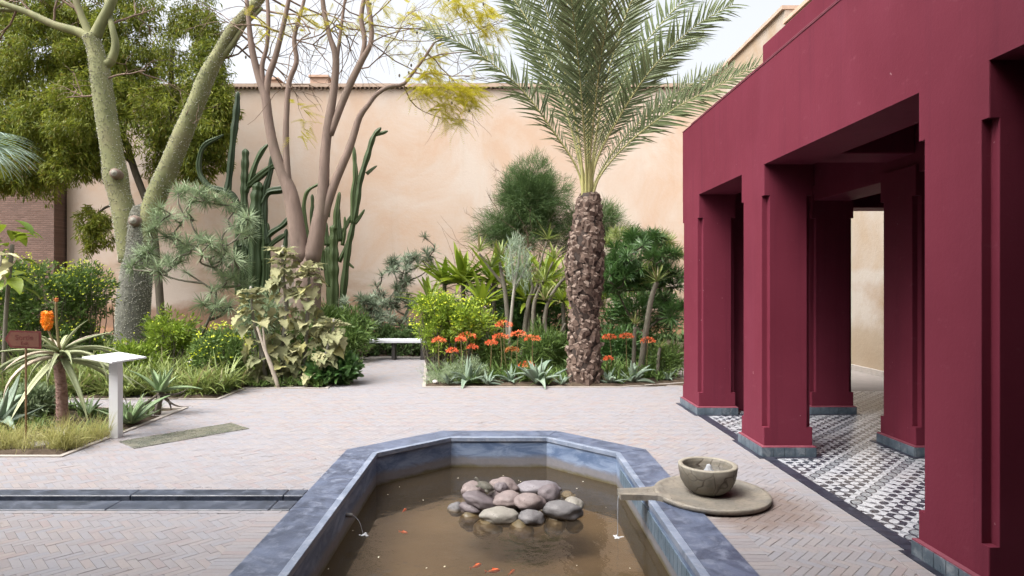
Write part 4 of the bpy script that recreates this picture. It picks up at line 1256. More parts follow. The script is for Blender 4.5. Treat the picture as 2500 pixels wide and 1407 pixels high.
# ---- big green spiny tree on the left
TY = 15.0
st = thing('spiny_tree', (P(322, 860, TY)[0], TY, 0), 'large forked tree with green trunk studded with pale thorns', 'tree')
thorn_paths = []
g = Geo(); q1 = limb(g, [(322, 885, 44), (324, 840, 40), (325, 760, 38), (332, 680, 36), (340, 620, 33), (343, 570, 31), (344, 530, 26), (345, 505, 16)], TY, 30, 18); part('trunk', g, M['bark_grey'], st, True); thorn_paths.append((q1, 6000))
LIMBS = [
 ([(318, 640, 25), (312, 580, 27), (303, 520, 27), (290, 470, 25), (282, 430, 28), (276, 390, 25), (262, 300, 24), (250, 220, 23), (243, 170, 22), (232, 120, 18), (222, 88, 19)], 2600),
 ([(352, 600, 26), (362, 540, 25), (385, 470, 24), (412, 410, 23), (445, 330, 22), (478, 255, 20), (503, 190, 19), (535, 130, 15), (570, 70, 14), (615, 20, 13), (660, -40, 12)], 2600),
]
for pts, nth in LIMBS:
    g = Geo(); q = limb(g, pts, TY, 36, 16); part('limb', g, M['bark_green'], st, True); thorn_paths.append((q, nth))
for pts in ([(222, 95, 14), (190, 78, 11), (130, 60, 9), (70, 32, 8), (10, 10, 7), (-60, -20, 6)],
            [(228, 110, 12), (212, 70, 9), (195, 30, 8), (178, -20, 7), (165, -60, 6)],
            [(232, 90, 14), (248, 55, 12), (268, 15, 11), (290, -40, 10)],
            [(250, 160, 11), (270, 150, 10), (282, 110, 9), (272, 60, 7), (262, 10, 6, 0.4), (258, -30, 5, .5)],
            [(520, 160, 11), (560, 118, 7), (585, 82, 6), (600, 60, 5), (640, 20, 4)],
            [(-40, 26, 5), (20, 25, 5, .3), (60, 28, 4, .3)]):
    g = Geo(); limb(g, pts, TY, 22, 10); part('branch', g, M['bark_green'], st, True)
# sawn branch stubs
for (px, py, r_, dx) in ((303, 432, 12, 0.12), (348, 545, 13, 0.02)):
    g = Geo(); c = P(px, py, TY); tube(g, [c + (-dx, 0.05, 0), c + (0, -0.36, 0.02), c + (0.01, -0.40, 0.02)], [r_ * TY / F * 1.2, r_ * TY / F, r_ * TY / F * .8], 14)
    so = part('sawn_stub', g, M['bark_pink'], st, True)
    g = Geo(); tube(g, [c + (0.0, -0.38, 0.02), c + (0.012, -0.42, 0.02)], r_ * TY / F * 0.62, 12); part('cut_face', g, M['stempale'], so)
cone = (np.array([(0, -.5, -.3), (0, .5, -.3), (0, 0, .6), (1.0, 0, 0)]), np.array([(0, 1, 3), (1, 2, 3), (2, 0, 3)]), np.zeros((0, 4), int))
g = Geo()
for q, n in thorn_paths:
    i = rng.uniform(0, len(q) - 1.01, n); k0 = i.astype(int); f_ = (i - k0)[:, None]
    c = q[k0] * (1 - f_) + q[k0 + 1] * f_
    t_, s_, b_ = frames(q[:, :3])
    a = rng.uniform(0, 2 * math.pi, n)
    dr = np.cos(a)[:, None] * s_[k0] + np.sin(a)[:, None] * b_[k0]
    scatter(g, cone, c[:, :3] + dr * c[:, 3:4] * 0.985, dr, rng.uniform(.016, .028, n))
part('thorns', g, M['thorn'], st, kind='stuff')
ends = []
g = Geo()
for (px, py, dx, dz, L_) in ((600, 60, 1, -.1, 1.9), (640, 25, 1, -.15, 2.4), (585, 82, .8, -.5, 1.6), (560, 100, .5, -.2, 1.5), (650, -10, 1, -.25, 2.6), (520, 150, .5, .2, 1.2),
                          (270, 60, .6, .5, 1.2), (215, 70, -.3, .8, 1.2), (180, 20, -.5, .4, 1.3), (90, 45, -.3, .6, 1.3), (40, 25, -.6, -.5, 1.2), (248, 200, .9, .1, 1.3), (430, 350, .5, .5, .8), (240, 230, -1, .2, 1.0), (130, 60, .2, .7, 1.0), (660, -30, 1, -.5, 2.4)):
    twig(g, P(px, py, TY), (dx, rng.normal(0, .3), dz), L_, 0.028, 2, ends, 0.02, 0.5, 6, 3)
part('twigs', g, M['twig'], st, True, kind='stuff')

# ---- dense leafy tree behind it
DY = 18.5
dt = thing('leafy_tree', (P(345, 800, DY)[0], DY, 0), 'dense leafy tree spreading behind the spiny trunk and over the wall', 'tree')
g = Geo()
q = limb(g, [(395, 815, 9), (388, 700, 9), (375, 560, 8), (360, 500, 8), (330, 420, 8), (305, 340, 7), (270, 250, 6), (240, 150, 5)], DY, 26, 8)
part('trunk', g, M['twigdark'], dt, True)
for pts in ([(340, 560, 6), (370, 480, 6), (395, 430, 6), (408, 330, 6), (415, 240, 6), (420, 120, 5)], [(345, 590, 5), (335, 520, 4), (290, 500, 3.5), (262, 505, 3), (240, 520, 3)], [(322, 400, 5), (260, 330, 5), (160, 260, 4), (90, 200, 4)], [(408, 330, 5), (450, 250, 4), (500, 190, 4), (525, 120, 3)]):
    g = Geo(); limb(g, pts, DY, 20, 7); part('branch', g, M['twigdark'], dt, True)
lance = blade(1.0, 0.20, 0.5, 2, 0, 0.4, 0.25)
g = Geo()
for (px, py, rx, ry, Y, rd, nc, per, cr_) in (
     (250, 200, 150, 110, 18.9, 1.2, 70, 85, .34), (520, 120, 45, 110, 18.6, .6, 24, 60, .28), (420, 400, 60, 50, 18.9, .6, 20, 60, .26), (100, 30, 150, 70, 18.8, 1.3, 60, 85, .34), (545, 270, 35, 80, 18.3, .5, 26, 70, .26), (540, 390, 30, 30, 18.4, .4, 10, 60, .2), (30, 260, 80, 120, 18.4, .8, 40, 70, .3), (480, 350, 60, 70, 18.3, .6, 30, 75, .28),
     (120, 120, 150, 130, 18.6, 1.6, 90, 85, .34), (330, 110, 150, 140, 19.0, 1.6, 85, 85, .34), (90, 330, 130, 120, 18.2, 1.4, 95, 85, .34),
     (230, 290, 120, 110, 18.0, 1.2, 80, 85, .32), (420, 290, 110, 120, 18.6, 1.3, 75, 80, .32), (500, 220, 60, 130, 18.4, .8, 40, 75, .30), (470, 60, 70, 90, 18.9, .9, 26, 55, .30),
     (180, 400, 75, 60, 18.0, .9, 40, 80, .28), (60, 440, 90, 50, 18.6, .9, 36, 80, .30), (530, 320, 40, 60, 18.2, .5, 22, 75, .26), (300, -30, 260, 60, 19.0, 1.6, 60, 70, .34),
     (232, 545, 45, 40, 18.0, .4, 18, 60, .2), (225, 595, 25, 22, 18.0, .3, 6, 45, .16), (265, 585, 16, 35, 18.0, .3, 5, 40, .14), (480, 410, 45, 45, 18.5, .5, 16, 60, .22), (10, 200, 60, 90, 18.8, .8, 24, 60, .3)):
    c, rad = PE(px, py, rx, ry, Y, rd)
    pos, out, _ = cloud(c, rad, int(nc * 1.15), int(per * 1.7), cr_ * 1.05, 0.35)
    d = unit(out * 0.5 + rng.normal(0, .5, pos.shape) + np.array((0, 0, -0.75)))
    scatter(g, lance, pos, d, rng.uniform(.10, .20, len(pos)))
part('crown', g, M['leaf_tree'], dt, kind='stuff')

# ---- pinkish multi-stemmed tree
PY_ = 14.2
pt = thing('pink_barked_tree', (P(750, 860, PY_)[0], PY_, 0), 'pinkish barked tree with several rising stems and bare twigs', 'tree')
g = Geo(); limb(g, [(748, 880, 34), (750, 760, 32), (752, 680, 31), (752, 645, 24), (752, 620, 13)], PY_, 20, 14); part('trunk', g, M['bark_pink'], pt, True)
stems = [
 [(738, 640, 22), (728, 580, 21), (715, 500, 19), (705, 460, 17), (690, 425, 14), (668, 360, 12.5), (655, 290, 11.5), (648, 235, 11), (632, 190, 9), (615, 120, 8), (608, 60, 6), (600, -20, 5)],
 [(708, 480, 12), (702, 430, 9), (698, 350, 8), (700, 270, 7), (706, 200, 6.5), (724, 150, 6), (718, 95, 5.5), (735, 30, 4.5), (750, -30, 4)],
 [(650, 240, 8), (655, 190, 8), (672, 140, 7), (690, 70, 6), (705, 0, 5), (715, -40, 4)],
 [(642, 210, 7), (640, 160, 6), (652, 110, 5), (655, 40, 5), (650, -30, 4)],
 [(760, 640, 22), (772, 580, 20), (784, 510, 17), (790, 450, 14), (793, 380, 12.5), (802, 300, 11.5), (815, 220, 9.5), (820, 140, 8.5), (805, 90, 6), (790, 20, 6), (785, -40, 5)],
 [(806, 330, 8.5), (830, 265, 9), (855, 205, 9), (882, 150, 8), (905, 105, 6), (905, 50, 6), (890, -30, 5)],
 [(880, 155, 6), (890, 100, 6), (882, 40, 6), (895, -30, 5)],
 [(775, 570, 15), (795, 510, 12), (820, 440, 11), (850, 370, 10), (865, 325, 9), (878, 285, 8), (900, 255, 6), (920, 230, 5.5), (950, 212, 5), (985, 206, 4.5), (1010, 175, 4), (1030, 150, 3.5), (1060, 105, 3)],
 [(822, 150, 5), (830, 90, 4), (838, 30, 3.5), (845, -20, 3)],
]
for s_ in stems:
    g = Geo(); limb(g, s_, PY_, 30, 10); part('stem', g, M['bark_pink'], pt, True)
ends = []; g = Geo()
for (px, py, dx, dz, L_) in ((1010, 178, .8, -.5, 1.5), (1030, 150, .9, .3, 1.4), (985, 206, .7, -.8, 1.2), (905, 105, .9, .3, 2.0), (890, 60, .8, .5, 1.8), (1060, 105, .8, .1, 1.2), (1040, 130, 1, -.3, 1.4), (905, 60, .9, -.2, 1.8), (905, 105, 1, -.2, 2.0), (870, 170, .9, .1, 1.8),
                          (820, 60, .8, -.1, 2.2), (735, 40, .6, .3, 1.5), (610, 90, -.5, .3, 1.2), (700, 60, .7, -.1, 1.6), (785, 20, .5, -.4, 1.6), (690, 80, -.8, .2, 1.2), (650, 60, -.6, .3, 1.2), (830, 60, -.7, .2, 1.4), (720, 100, .8, .0, 1.4), (880, 40, -.8, .1, 1.4)):
    twig(g, P(px, py, PY_), (dx, rng.normal(0, .35), dz), L_, 0.017, 2, ends, 0.015, 0.55, 6, 3)
part('twigs', g, M['twig'], pt, True, kind='stuff')
# feathery yellow-green leaves: rows of tiny leaflets
fl_ = blade(1.0, 0.32, 0.2, 1, 0, 0.5, 0.5)
def feather(geo, pos, d, L_, n=11, w_=0.05):
    u = np.linspace(0.12, 1, n); d = unit(d)
    side = unit(np.cross(d, (0, 0.3, 1.0)))
    pts = pos + d * (u * L_)[:, None] + np.array((0, 0, -1)) * (0.25 * L_ * u ** 2)[:, None]
    for sgn_ in (-1, 1):
        scatter(geo, fl_, pts, side * sgn_ + d * 0.5, w_ * (1.1 - 0.6 * u), up=(0, 0.4, 1))
g = Geo()
YC = [(1080, 215, 75, 22, 60), (1150, 225, 40, 18, 26), (1040, 165, 40, 30, 30), (1085, 265, 45, 22, 26), (1110, 290, 25, 16, 14), (1120, 240, 60, 22, 30), (1015, 215, 25, 15, 12), (1060, 130, 50, 30, 20), (1150, 20, 60, 28, 44), (1100, 5, 40, 20, 24), (1180, 60, 40, 25, 18), (1030, 60, 60, 30, 16),
      (730, 265, 22, 8, 5), (745, 300, 18, 14, 5), (725, 325, 22, 10, 4), (960, 30, 90, 30, 20), (840, 40, 80, 30, 14), (700, 30, 60, 30, 10), (760, 60, 70, 25, 10), (940, 100, 60, 30, 8), (640, 60, 40, 30, 8), (1180, 130, 30, 30, 8), (1210, 80, 25, 30, 8)]
for (px, py, rx, ry, n) in YC:
    c, rad = PE(px, py, rx, ry, PY_ + rng.uniform(-.3, .3), .5)
    for p in c + in_ball(int(n * 1.7)) * rad:
        feather(g, p, np.array((rng.normal(.3, .7), rng.normal(0, .5), rng.normal(-.35, .4))), rng.uniform(.28, .52), 13, rng.uniform(.075, .12))
part('feathery_leaves', g, M['leaf_yellow'], pt, kind='stuff')
g = Geo()
for (px, py) in ((1004, 160), (998, 178), (1002, 186), (1103, 252), (1152, 247), (1146, 270), (1150, 262), (1095, 0), (1180, 10), (905, 10), (975, 185), (600, 140), (1018, 80)):
    c = P(px, py, PY_); lathe(g, [(0.0005, 0.04), (0.018, 0.03), (0.024, 0.0), (0.016, -0.03), (0.0005, -0.04)], c, 7)
part('seed_pods', g, M['twigdark'], pt, kind='stuff')

# ---- columnar cactus clumps
def rib_profile(n=20, k_=5, a=0.42):
    th = np.arange(n) * 2 * math.pi / n
    return 1 - a * (0.5 + 0.5 * np.cos(th * k_ + math.pi)) ** 0.8 * 1.0
RP = rib_profile()
def cactus(name, base_px, Y, stems_, mat, label):
    t = thing(name, (P(base_px, 800, Y)[0], Y, 0), label, 'cactus')
    for s_ in stems_:
        pts = [(*P(p[0], p[1], Y + (p[3] if len(p) > 3 else 0)), p[2] * (0.74 if p[2] > 12 else 0.92) * Y / F) for p in s_]
        L_ = sum(np.linalg.norm(np.subtract(pts[i + 1][:3], pts[i][:3])) for i in range(len(pts) - 1))
        n = max(10, int(L_ / 0.06)); q = cr(pts, n)
        ph = rng.uniform(0, 6)
        r_ = q[:, 3] * (1 + 0.10 * np.sin(np.linspace(0, L_ / 0.62 * 6.28, n) + ph))
        r_[-3:] *= (0.95, 0.8, 0.45)
        g = Geo(); tube(g, q[:, :3], r_, 20, True, RP, rng.uniform(-.5, .5)); part('stem', g, M[mat], t, True)
        # rows of spines along the ribs
    return t
cactus('column_cactus', 620, 17.5, [
 [(620, 830, 26), (622, 700, 25), (624, 560, 23), (628, 480, 20), (632, 445, 16)],
 [(598, 800, 16), (598, 640, 15), (596, 500, 13), (597, 430, 13), (599, 365, 10)],
 [(556, 470, 10), (562, 420, 9), (570, 340, 9), (576, 290, 10), (580, 250, 8), (581, 224, 5)],
 [(600, 560, 11), (575, 490, 10), (552, 468, 10), (530, 462, 9), (505, 450, 8), (488, 425, 8), (486, 390, 7), (500, 355, 7), (545, 330, 5)],
 [(600, 470, 9), (612, 440, 8), (625, 400, 8), (640, 370, 7), (655, 352, 5)],
 [(604, 455, 10), (640, 425, 10), (668, 405, 9), (690, 398, 8)],
 [(640, 500, 10), (655, 470, 10), (690, 462, 10), (715, 450, 8)],
 [(655, 600, 10), (645, 540, 10), (648, 470, 9), (660, 420, 8), (663, 380, 6)],
 [(640, 640, 9), (652, 580, 8), (690, 550, 8), (705, 530, 6)], [(640, 650, 8), (660, 600, 8), (700, 570, 6)],
 [(610, 760, 10), (615, 640, 10), (600, 600, 8), (570, 605, 8)], [(645, 760, 12), (646, 640, 11), (645, 560, 10), (643, 530, 7)],
 [(652, 740, 7), (655, 620, 7), (653, 545, 5)], [(582, 720, 10), (580, 600, 10), (588, 530, 8)], [(690, 690, 6), (697, 600, 6), (699, 560, 5)],
 [(640, 800, 8), (660, 740, 8), (680, 700, 7), (690, 650, 6)]], 'cactus', 'tall dark green column cactus left of the pink barked tree')
cactus('column_cactus', 810, 18.3, [
 [(812, 830, 22), (814, 700, 21), (814, 640, 20), (815, 590, 16), (816, 550, 11)],
 [(828, 820, 10), (840, 700, 10), (850, 610, 9), (860, 560, 8), (872, 500, 8), (880, 440, 8), (898, 380, 8), (912, 335, 7), (930, 312, 5)],
 [(862, 545, 8), (862, 480, 7), (868, 430, 7), (866, 390, 6), (864, 358, 4)],
 [(866, 545, 6), (880, 528, 5), (890, 512, 4)], [(895, 425, 5), (910, 412, 4), (920, 405, 3)], [(918, 330, 5), (935, 325, 5), (947, 320, 3)],
 [(760, 620, 7), (748, 560, 7), (742, 510, 6), (750, 470, 5), (775, 452, 4), (800, 445, 4)],
 [(765, 600, 6), (762, 540, 6), (763, 500, 5), (762, 475, 4)],
 [(800, 600, 8), (797, 570, 7), (795, 540, 5)], [(830, 590, 8), (826, 530, 7), (824, 500, 5)], [(820, 560, 9), (822, 520, 8), (829, 470, 6)],
 [(836, 600, 6), (842, 560, 5), (842, 530, 4)], [(815, 570, 6), (840, 560, 5), (856, 530, 5), (870, 525, 3)], [(790, 660, 7), (786, 610, 6), (788, 570, 4)],
 [(800, 530, 6), (805, 500, 6), (814, 470, 5), (815, 440, 4)], [(846, 640, 5), (858, 650, 4), (864, 655, 3)], [(828, 640, 6), (850, 590, 5), (854, 570, 4)], [(806, 700, 12), (800, 640, 11), (800, 600, 9)], [(790, 800, 7), (770, 720, 7), (762, 660, 6)]],
 'cactuspale', 'lighter green column cactus right of the pink barked tree')

# ---- shrubs that branch into tufts
def rosette_tmpl(n, L_, W, droop, zmin=-0.25, zmax=0.98, seg=3):
    g = Geo(); bl = blade(1.0, W / L_, droop, seg, 0, 0.3, 0.5)
    d = rand_dir(n, zmin, zmax)
    scatter(g, bl, d * 0.01 + np.c_[np.zeros((n, 2)), -0.05 * L_ * (1 - d[:, 2])], d, L_ * rng.uniform(.75, 1.05, n), up=(0, 0, 1))
    return g
def grow(t, base, tips, r0, mat, lean=0.35, sides=6):
    """branches joining every tip to the base"""
    nodes = [np.array(base, float)]; used = [0]
    tips = sorted(tips, key=lambda p: np.linalg.norm(p - nodes[0]))
    g = Geo()
    for tp_ in tips:
        best, bd = None, 1e9
        for nd in nodes:
            if nd[2] > tp_[2] - 0.03: continue
            dd = np.linalg.norm(tp_ - nd) + 0.25 * np.linalg.norm(nd - nodes[0])
            if dd < bd: bd, best = dd, nd
        if best is None: best = nodes[0]
        mid = best + (tp_ - best) * 0.5 + np.array((rng.normal(0, .05), rng.normal(0, .05), -0.04 * np.linalg.norm(tp_ - best)))
        pts = cr([best, mid, tp_], 8)
        f_ = 1 - 0.6 * min(1, np.linalg.norm(best - nodes[0]) / (np.linalg.norm(tips[-1] - nodes[0]) + 1e-6))
        tube(g, pts, np.linspace(r0 * f_, r0 * f_ * 0.6, 8), sides, False)
        nodes += [mid, pts[6]]
    return part('branches', g, M[mat], t, True)
def tuft_shrub(name, base, tips, r0, rosette_geos, leafm, barkm, label, cat='shrub', smin=.8, smax=1.2, tilt=.5, group=None):
    t = thing(name, tuple(base), label, cat, group)
    grow(t, base, tips, r0, barkm)
    ms = [gg.mesh('leaf_tuft', M[leafm]) for gg in rosette_geos]
    for tp_ in tips:
        o = link('leaf_tuft', random.choice(ms), t, Vector(tp_) - Vector(base))
        o.rotation_euler = (rng.normal(0, tilt), rng.normal(0, tilt), rng.uniform(0, 6.28)); s_ = rng.uniform(smin, smax); o.scale = (s_, s_, s_)
    return t
def tips_in(ells, n_each):
    out = []
    for (px, py, rx, ry, Y, rd), n in zip(ells, n_each):
        c, rad = PE(px, py, rx, ry, Y, rd)
        d = rand_dir(n, -.5, 1) * rng.uniform(.55, 1.0, (n, 1))
        out += list(c + d * rad)
    return out
ros_blue = [rosette_tmpl(54, 0.25, 0.0125, 0.4, -.45) for _ in range(3)]
tuft_shrub('blue_tuft_shrub', P(462, 890, 12.0), tips_in([(520, 520, 55, 55, 12.2, .5), (430, 560, 60, 70, 12.0, .5), (500, 620, 75, 50, 11.9, .5), (340, 645, 30, 45, 11.8, .2), (560, 690, 45, 40, 12.0, .3), (470, 480, 40, 40, 12.3, .3), (430, 660, 50, 30, 11.9, .4), (520, 750, 40, 40, 11.7, .3), (590, 560, 35, 50, 12.2, .3), (550, 640, 50, 50, 12.0, .4), (400, 610, 50, 50, 12.1, .4)], [13, 15, 17, 7, 10, 10, 9, 10, 8, 9, 7]), 0.034, ros_blue, 'leaf_blue', 'stemgrey', 'open branching shrub with blue green needle tufts right of the spiny tree', smin=.8, smax=1.35)
ros_grey = [rosette_tmpl(46, 0.20, 0.017, 0.3, -.3) for _ in range(3)]
tuft_shrub('grey_tuft_shrub', P(985, 840, 17.0), tips_in([(960, 690, 50, 55, 17, .6), (1020, 640, 40, 35, 17.2, .5), (935, 745, 40, 30, 16.8, .5), (985, 740, 40, 30, 16.8, .5), (960, 790, 60, 30, 16.5, .5)], [26, 16, 14, 14, 14]) + [P(1036, 580, 17), P(1060, 612, 17.1), P(956, 638, 17), P(975, 640, 17.1), P(1012, 625, 17.2)], 0.035, ros_grey, 'leaf_grey', 'stemgrey', 'twisted shrub with grey leaf tufts behind the bench', smin=.95, smax=1.5)
tuft_shrub('grey_tuft_shrub', P(880, 850, 15.5), tips_in([(870, 750, 45, 30, 15.5, .4), (915, 790, 40, 30, 15.4, .4), (850, 800, 40, 30, 15.3, .3)], [18, 16, 14]), 0.02, ros_grey, 'leaf_grey', 'stemgrey', 'low grey leaved shrub left of the bench', smin=.9, smax=1.4)
ros_dark = [rosette_tmpl(50, 0.24, 0.018, 0.5, -.4) for _ in range(3)]
tuft_shrub('dark_tuft_tree', P(1520, 850, 13.5), tips_in([(1560, 640, 95, 45, 13.6, .9), (1510, 690, 60, 45, 13.4, .6), (1620, 690, 50, 40, 13.5, .5), (1580, 590, 50, 20, 13.8, .4), (1640, 760, 30, 50, 13.2, .3)], [64, 44, 34, 24, 16]), 0.03, ros_dark, 'leaf_deep', 'twigdark', 'small dark tree with drooping narrow leaves right of the palm', 'tree', .9, 1.4)
ros_lime = [rosette_tmpl(34, 0.20, 0.010, 0.2, .1) for _ in range(2)]
tuft_shrub('pale_tuft_shrub', P(1560, 800, 15.5), tips_in([(1520, 590, 45, 25, 15.5, .4), (1610, 600, 40, 25, 15.5, .4), (1650, 630, 20, 20, 15.3, .2)], [30, 24, 9]), 0.02, ros_lime, 'leaf_strap', 'stemgrey', 'pale olive shrub peeping over the dark tree near the pavilion', smin=1.1, smax=1.7)

# ---- leafy shrubs with yellow flower heads
oval = blade(1.0, 0.26, 0.4, 2, 0, 0.5, 0.3)
def leafy_shrub(name, ells, leafm, label, nflow, Ls=(.07, .12), base=None, flowm='yellowflower', updir=0.35, tm=oval, cat='shrub', clump=.14, stems_=True):
    c0 = P(ells[0][0], 0, ells[0][4]); c0[2] = 0
    t = thing(name, tuple(c0), label, cat)
    g = Geo(); gf = Geo(); gs = Geo()
    fp = []
    for (px, py, rx, ry, Y, rd, nc, per) in ells:
        c, rad = PE(px, py, rx, ry, Y, rd)
        pos, out, cc = cloud(c, rad, nc, per, clump, 0.4)
        pos[:, 2] = np.maximum(pos[:, 2], 0.04)
        d = unit(out * .8 + rng.normal(0, .55, pos.shape) + np.array((0, 0, updir)))
        scatter(g, tm, pos, d, rng.uniform(*Ls, len(pos)))
        if stems_:
            for q in cc[:: max(1, nc // 26)]:
                b = np.array((c[0] + (q[0] - c[0]) * .3, c[1] + (q[1] - c[1]) * .3, 0.0))
                tube(gs, cr([b, (b + q) / 2 + rng.normal(0, .06, 3), q], 6), np.linspace(.014, .005, 6), 4, False)
        nf = int(nflow * nc / sum(e_[6] for e_ in ells))
        if nf:
            d_ = rand_dir(nf * 2, 0.0, 1); d_ = d_[d_[:, 1] < .4][:nf]
            fp.append(c + d_ * rad * rng.uniform(.97, 1.12, (len(d_), 1)))
    part('foliage', g, M[leafm], t, kind='stuff')
    if stems_: part('stems', gs, M['stemgrey'], t, True, kind='stuff')
    if nflow:
        fp = np.concatenate(fp)
        for k_ in range(7):
            d = rand_dir(len(fp), .1, .9)
            scatter(gf, blade(1, .7, .2, 1, 0, .5, .6), fp, d, rng.uniform(.028, .052, len(fp)), up=(0, 0, 1))
        part('flower_heads', gf, M[flowm], t, kind='stuff')
    return t
leafy_shrub('flowering_shrub', [(120, 740, 150, 95, 12.2, .9, 170, 42), (30, 700, 80, 80, 12.0, .7, 70, 40), (210, 710, 70, 70, 12.4, .6, 70, 40), (110, 830, 150, 60, 12.1, .8, 90, 40)], 'leaf_shrub', 'broad green shrub dotted with yellow flower heads left of the spiny tree', 620, (.07, .12))
leafy_shrub('flowering_shrub', [(545, 870, 72, 78, 10.75, .42, 110, 42), (505, 900, 40, 55, 10.65, .35, 50, 40)], 'leaf_shrub', 'compact dark green shrub with few yellow flower heads left of the felty leaved plant', 150, (.06, .10))
leafy_shrub('lime_shrub', [(1090, 800, 85, 80, 11.9, .55, 120, 42), (1150, 790, 60, 60, 11.9, .45, 60, 40), (1060, 760, 45, 45, 12.0, .4, 40, 40)], 'leaf_lime', 'bright lime green shrub at the right end of the bench', 300, (.07, .11), flowm='yellowflower')
leafy_shrub('blue_cushion_plant', [(1075, 915, 45, 34, 10.75, .3, 50, 60), (1150, 905, 60, 26, 10.95, .3, 46, 55)], 'leaf_blue', 'low blue green cushion plant at the corner of the path', 0, (.04, .08), tm=blade(1, .14, .2, 1), clump=.09, stems_=False)
leafy_shrub('blue_cushion_plant', [(75, 985, 70, 45, 7.9, .3, 70, 50)], 'leaf_blue', 'bluish leafy mound behind the arrow sign', 0, (.05, .09), tm=blade(1, .3, .2, 2, 0, .5, .3), clump=.09, stems_=False)
leafy_shrub('dark_hedge', [(950, 835, 75, 38, 15.3, .3, 70, 40), (1010, 830, 60, 42, 15.2, .3, 50, 40)], 'leaf_bush', 'dark low planting in the shade behind the white bench', 0, (.08, .14), clump=.16)
leafy_shrub('deep_green_plant', [(838, 900, 42, 24, 10.8, .28, 36, 22), (790, 905, 40, 24, 10.7, .25, 26, 22)], 'leaf_deep', 'low lush green plant at the left of the bench path', 0, (.10, .17), tm=blade(1, .5, .5, 3, .2, .5, .4), clump=.12, stems_=False)
leafy_shrub('low_green_plant', [(1620, 885, 50, 45, 11.6, .3, 60, 40)], 'leaf_shrub', 'low green plant with narrow leaves beside the pavilion corner', 0, (.10, .18), tm=blade(1, .1, .4, 2), clump=.12, stems_=False)
leafy_shrub('backing_shrub', [(1300, 790, 130, 85, 14.6, .5, 130, 36), (1200, 760, 100, 70, 15.6, .4, 70, 36), (1510, 850, 70, 50, 12.9, .3, 60, 36), (1560, 770, 100, 70, 14.8, .4, 80, 36)], 'leaf_deep', 'dark green planting massed behind the coral flowers', 0, (.12, .2), tm=blade(1, .2, .4, 2), clump=.2, stems_=False)
leafy_shrub('green_undergrowth', [(700, 830, 130, 60, 13.0, .5, 80, 36), (860, 830, 60, 50, 14.0, .4, 44, 36), (420, 830, 60, 40, 12.8, .4, 34, 36)], 'leaf_shrub', 'shady green undergrowth below the pink barked tree', 0, (.10, .18), tm=blade(1, .2, .4, 2), clump=.2, stems_=False)

leafy_shrub('mixed_shrub', [(410, 815, 70, 55, 11.6, .4, 60, 40), (330, 880, 70, 45, 11.0, .35, 50, 40)], 'leaf_lime', 'fresh green shrub at the foot of the spiny tree', 30, (.07, .12))
leafy_shrub('mixed_shrub', [(640, 770, 60, 60, 11.8, .4, 60, 40)], 'leaf_blue', 'blue green shrub just behind the felty leaved plant', 0, (.09, .15), tm=blade(1, .12, .3, 2), clump=.16)
leafy_shrub('mixed_shrub', [(1420, 700, 90, 70, 16.2, .5, 80, 40), (1540, 690, 110, 60, 16.6, .5, 80, 40)], 'leaf_lime', 'yellow green shrub behind the palm trunk and dark tree', 0, (.10, .17), tm=blade(1, .16, .3, 2), clump=.2)
leafy_shrub('mixed_shrub', [(1330, 850, 70, 50, 12.0, .3, 60, 36), (1210, 860, 60, 40, 11.9, .3, 44, 36)], 'leaf_shrub', 'grassy green shrub between the coral flowers and pale stems', 0, (.12, .22), tm=blade(1, .1, .5, 3), clump=.16, stems_=False)
leafy_shrub('mixed_shrub', [(790, 790, 60, 60, 14.6, .4, 60, 40), (860, 800, 45, 45, 15.0, .3, 36, 40)], 'leaf_shrub', 'green shrub below the right hand column cactus', 0, (.09, .16), clump=.18)
# ---- fine twiggy bush against the wall
fb = thing('twiggy_bush', (P(1310, 800, 19)[0], 19, 0), 'large fine twigged round bush against the back wall behind the palm', 'bush')
g = Geo(); stick = blade(1.0, 0.035, 0.15, 2, 0, .3, .8, .3)
for (px, py, rx, ry, Y, rd, nc, per) in ((1300, 480, 92, 95, 19, 1.0, 220, 70), (1290, 500, 70, 70, 18.8, .6, 110, 60), (1270, 560, 105, 70, 19, .9, 150, 65), (1420, 560, 110, 65, 19.2, .8, 150, 60), (1480, 545, 45, 55, 19.2, .4, 40, 55), (1220, 570, 70, 35, 19, .6, 50, 50)):
    c, rad = PE(px, py, rx, ry, Y, rd); pos, out, _ = cloud(c, rad, nc, per, .24, .3)
    d = unit(out * .9 + rng.normal(0, .6, pos.shape) + np.array((0, 0, .3))); scatter(g, stick, pos, d, rng.uniform(.16, .30, len(pos)))
part('green_twigs', g, M['leaf_bush'], fb, kind='stuff')
g = Geo(); ends = []
for k_ in range(26):
    twig(g, (P(1300, 0, 19)[0] + rng.normal(0, .1), 19 + rng.normal(0, .1), 0.3), (rng.normal(0, .55), rng.normal(0, .4), 1), rng.uniform(1.6, 2.6), .025, 2, ends, -0.02, .3, 6, 2)
for (px, py, dx, dz) in ((1180, 560, -1, .3), (1190, 590, -1, 0), (1200, 540, -1, .5), (1170, 600, -1, .1), (1190, 520, -.7, .7), (1215, 450, -.5, .9)):
    twig(g, P(px + 30, py, 19), (dx, 0, dz), .7, .012, 2, ends, 0, .5, 5, 3)
part('branches', g, M['twig'], fb, True, kind='stuff')

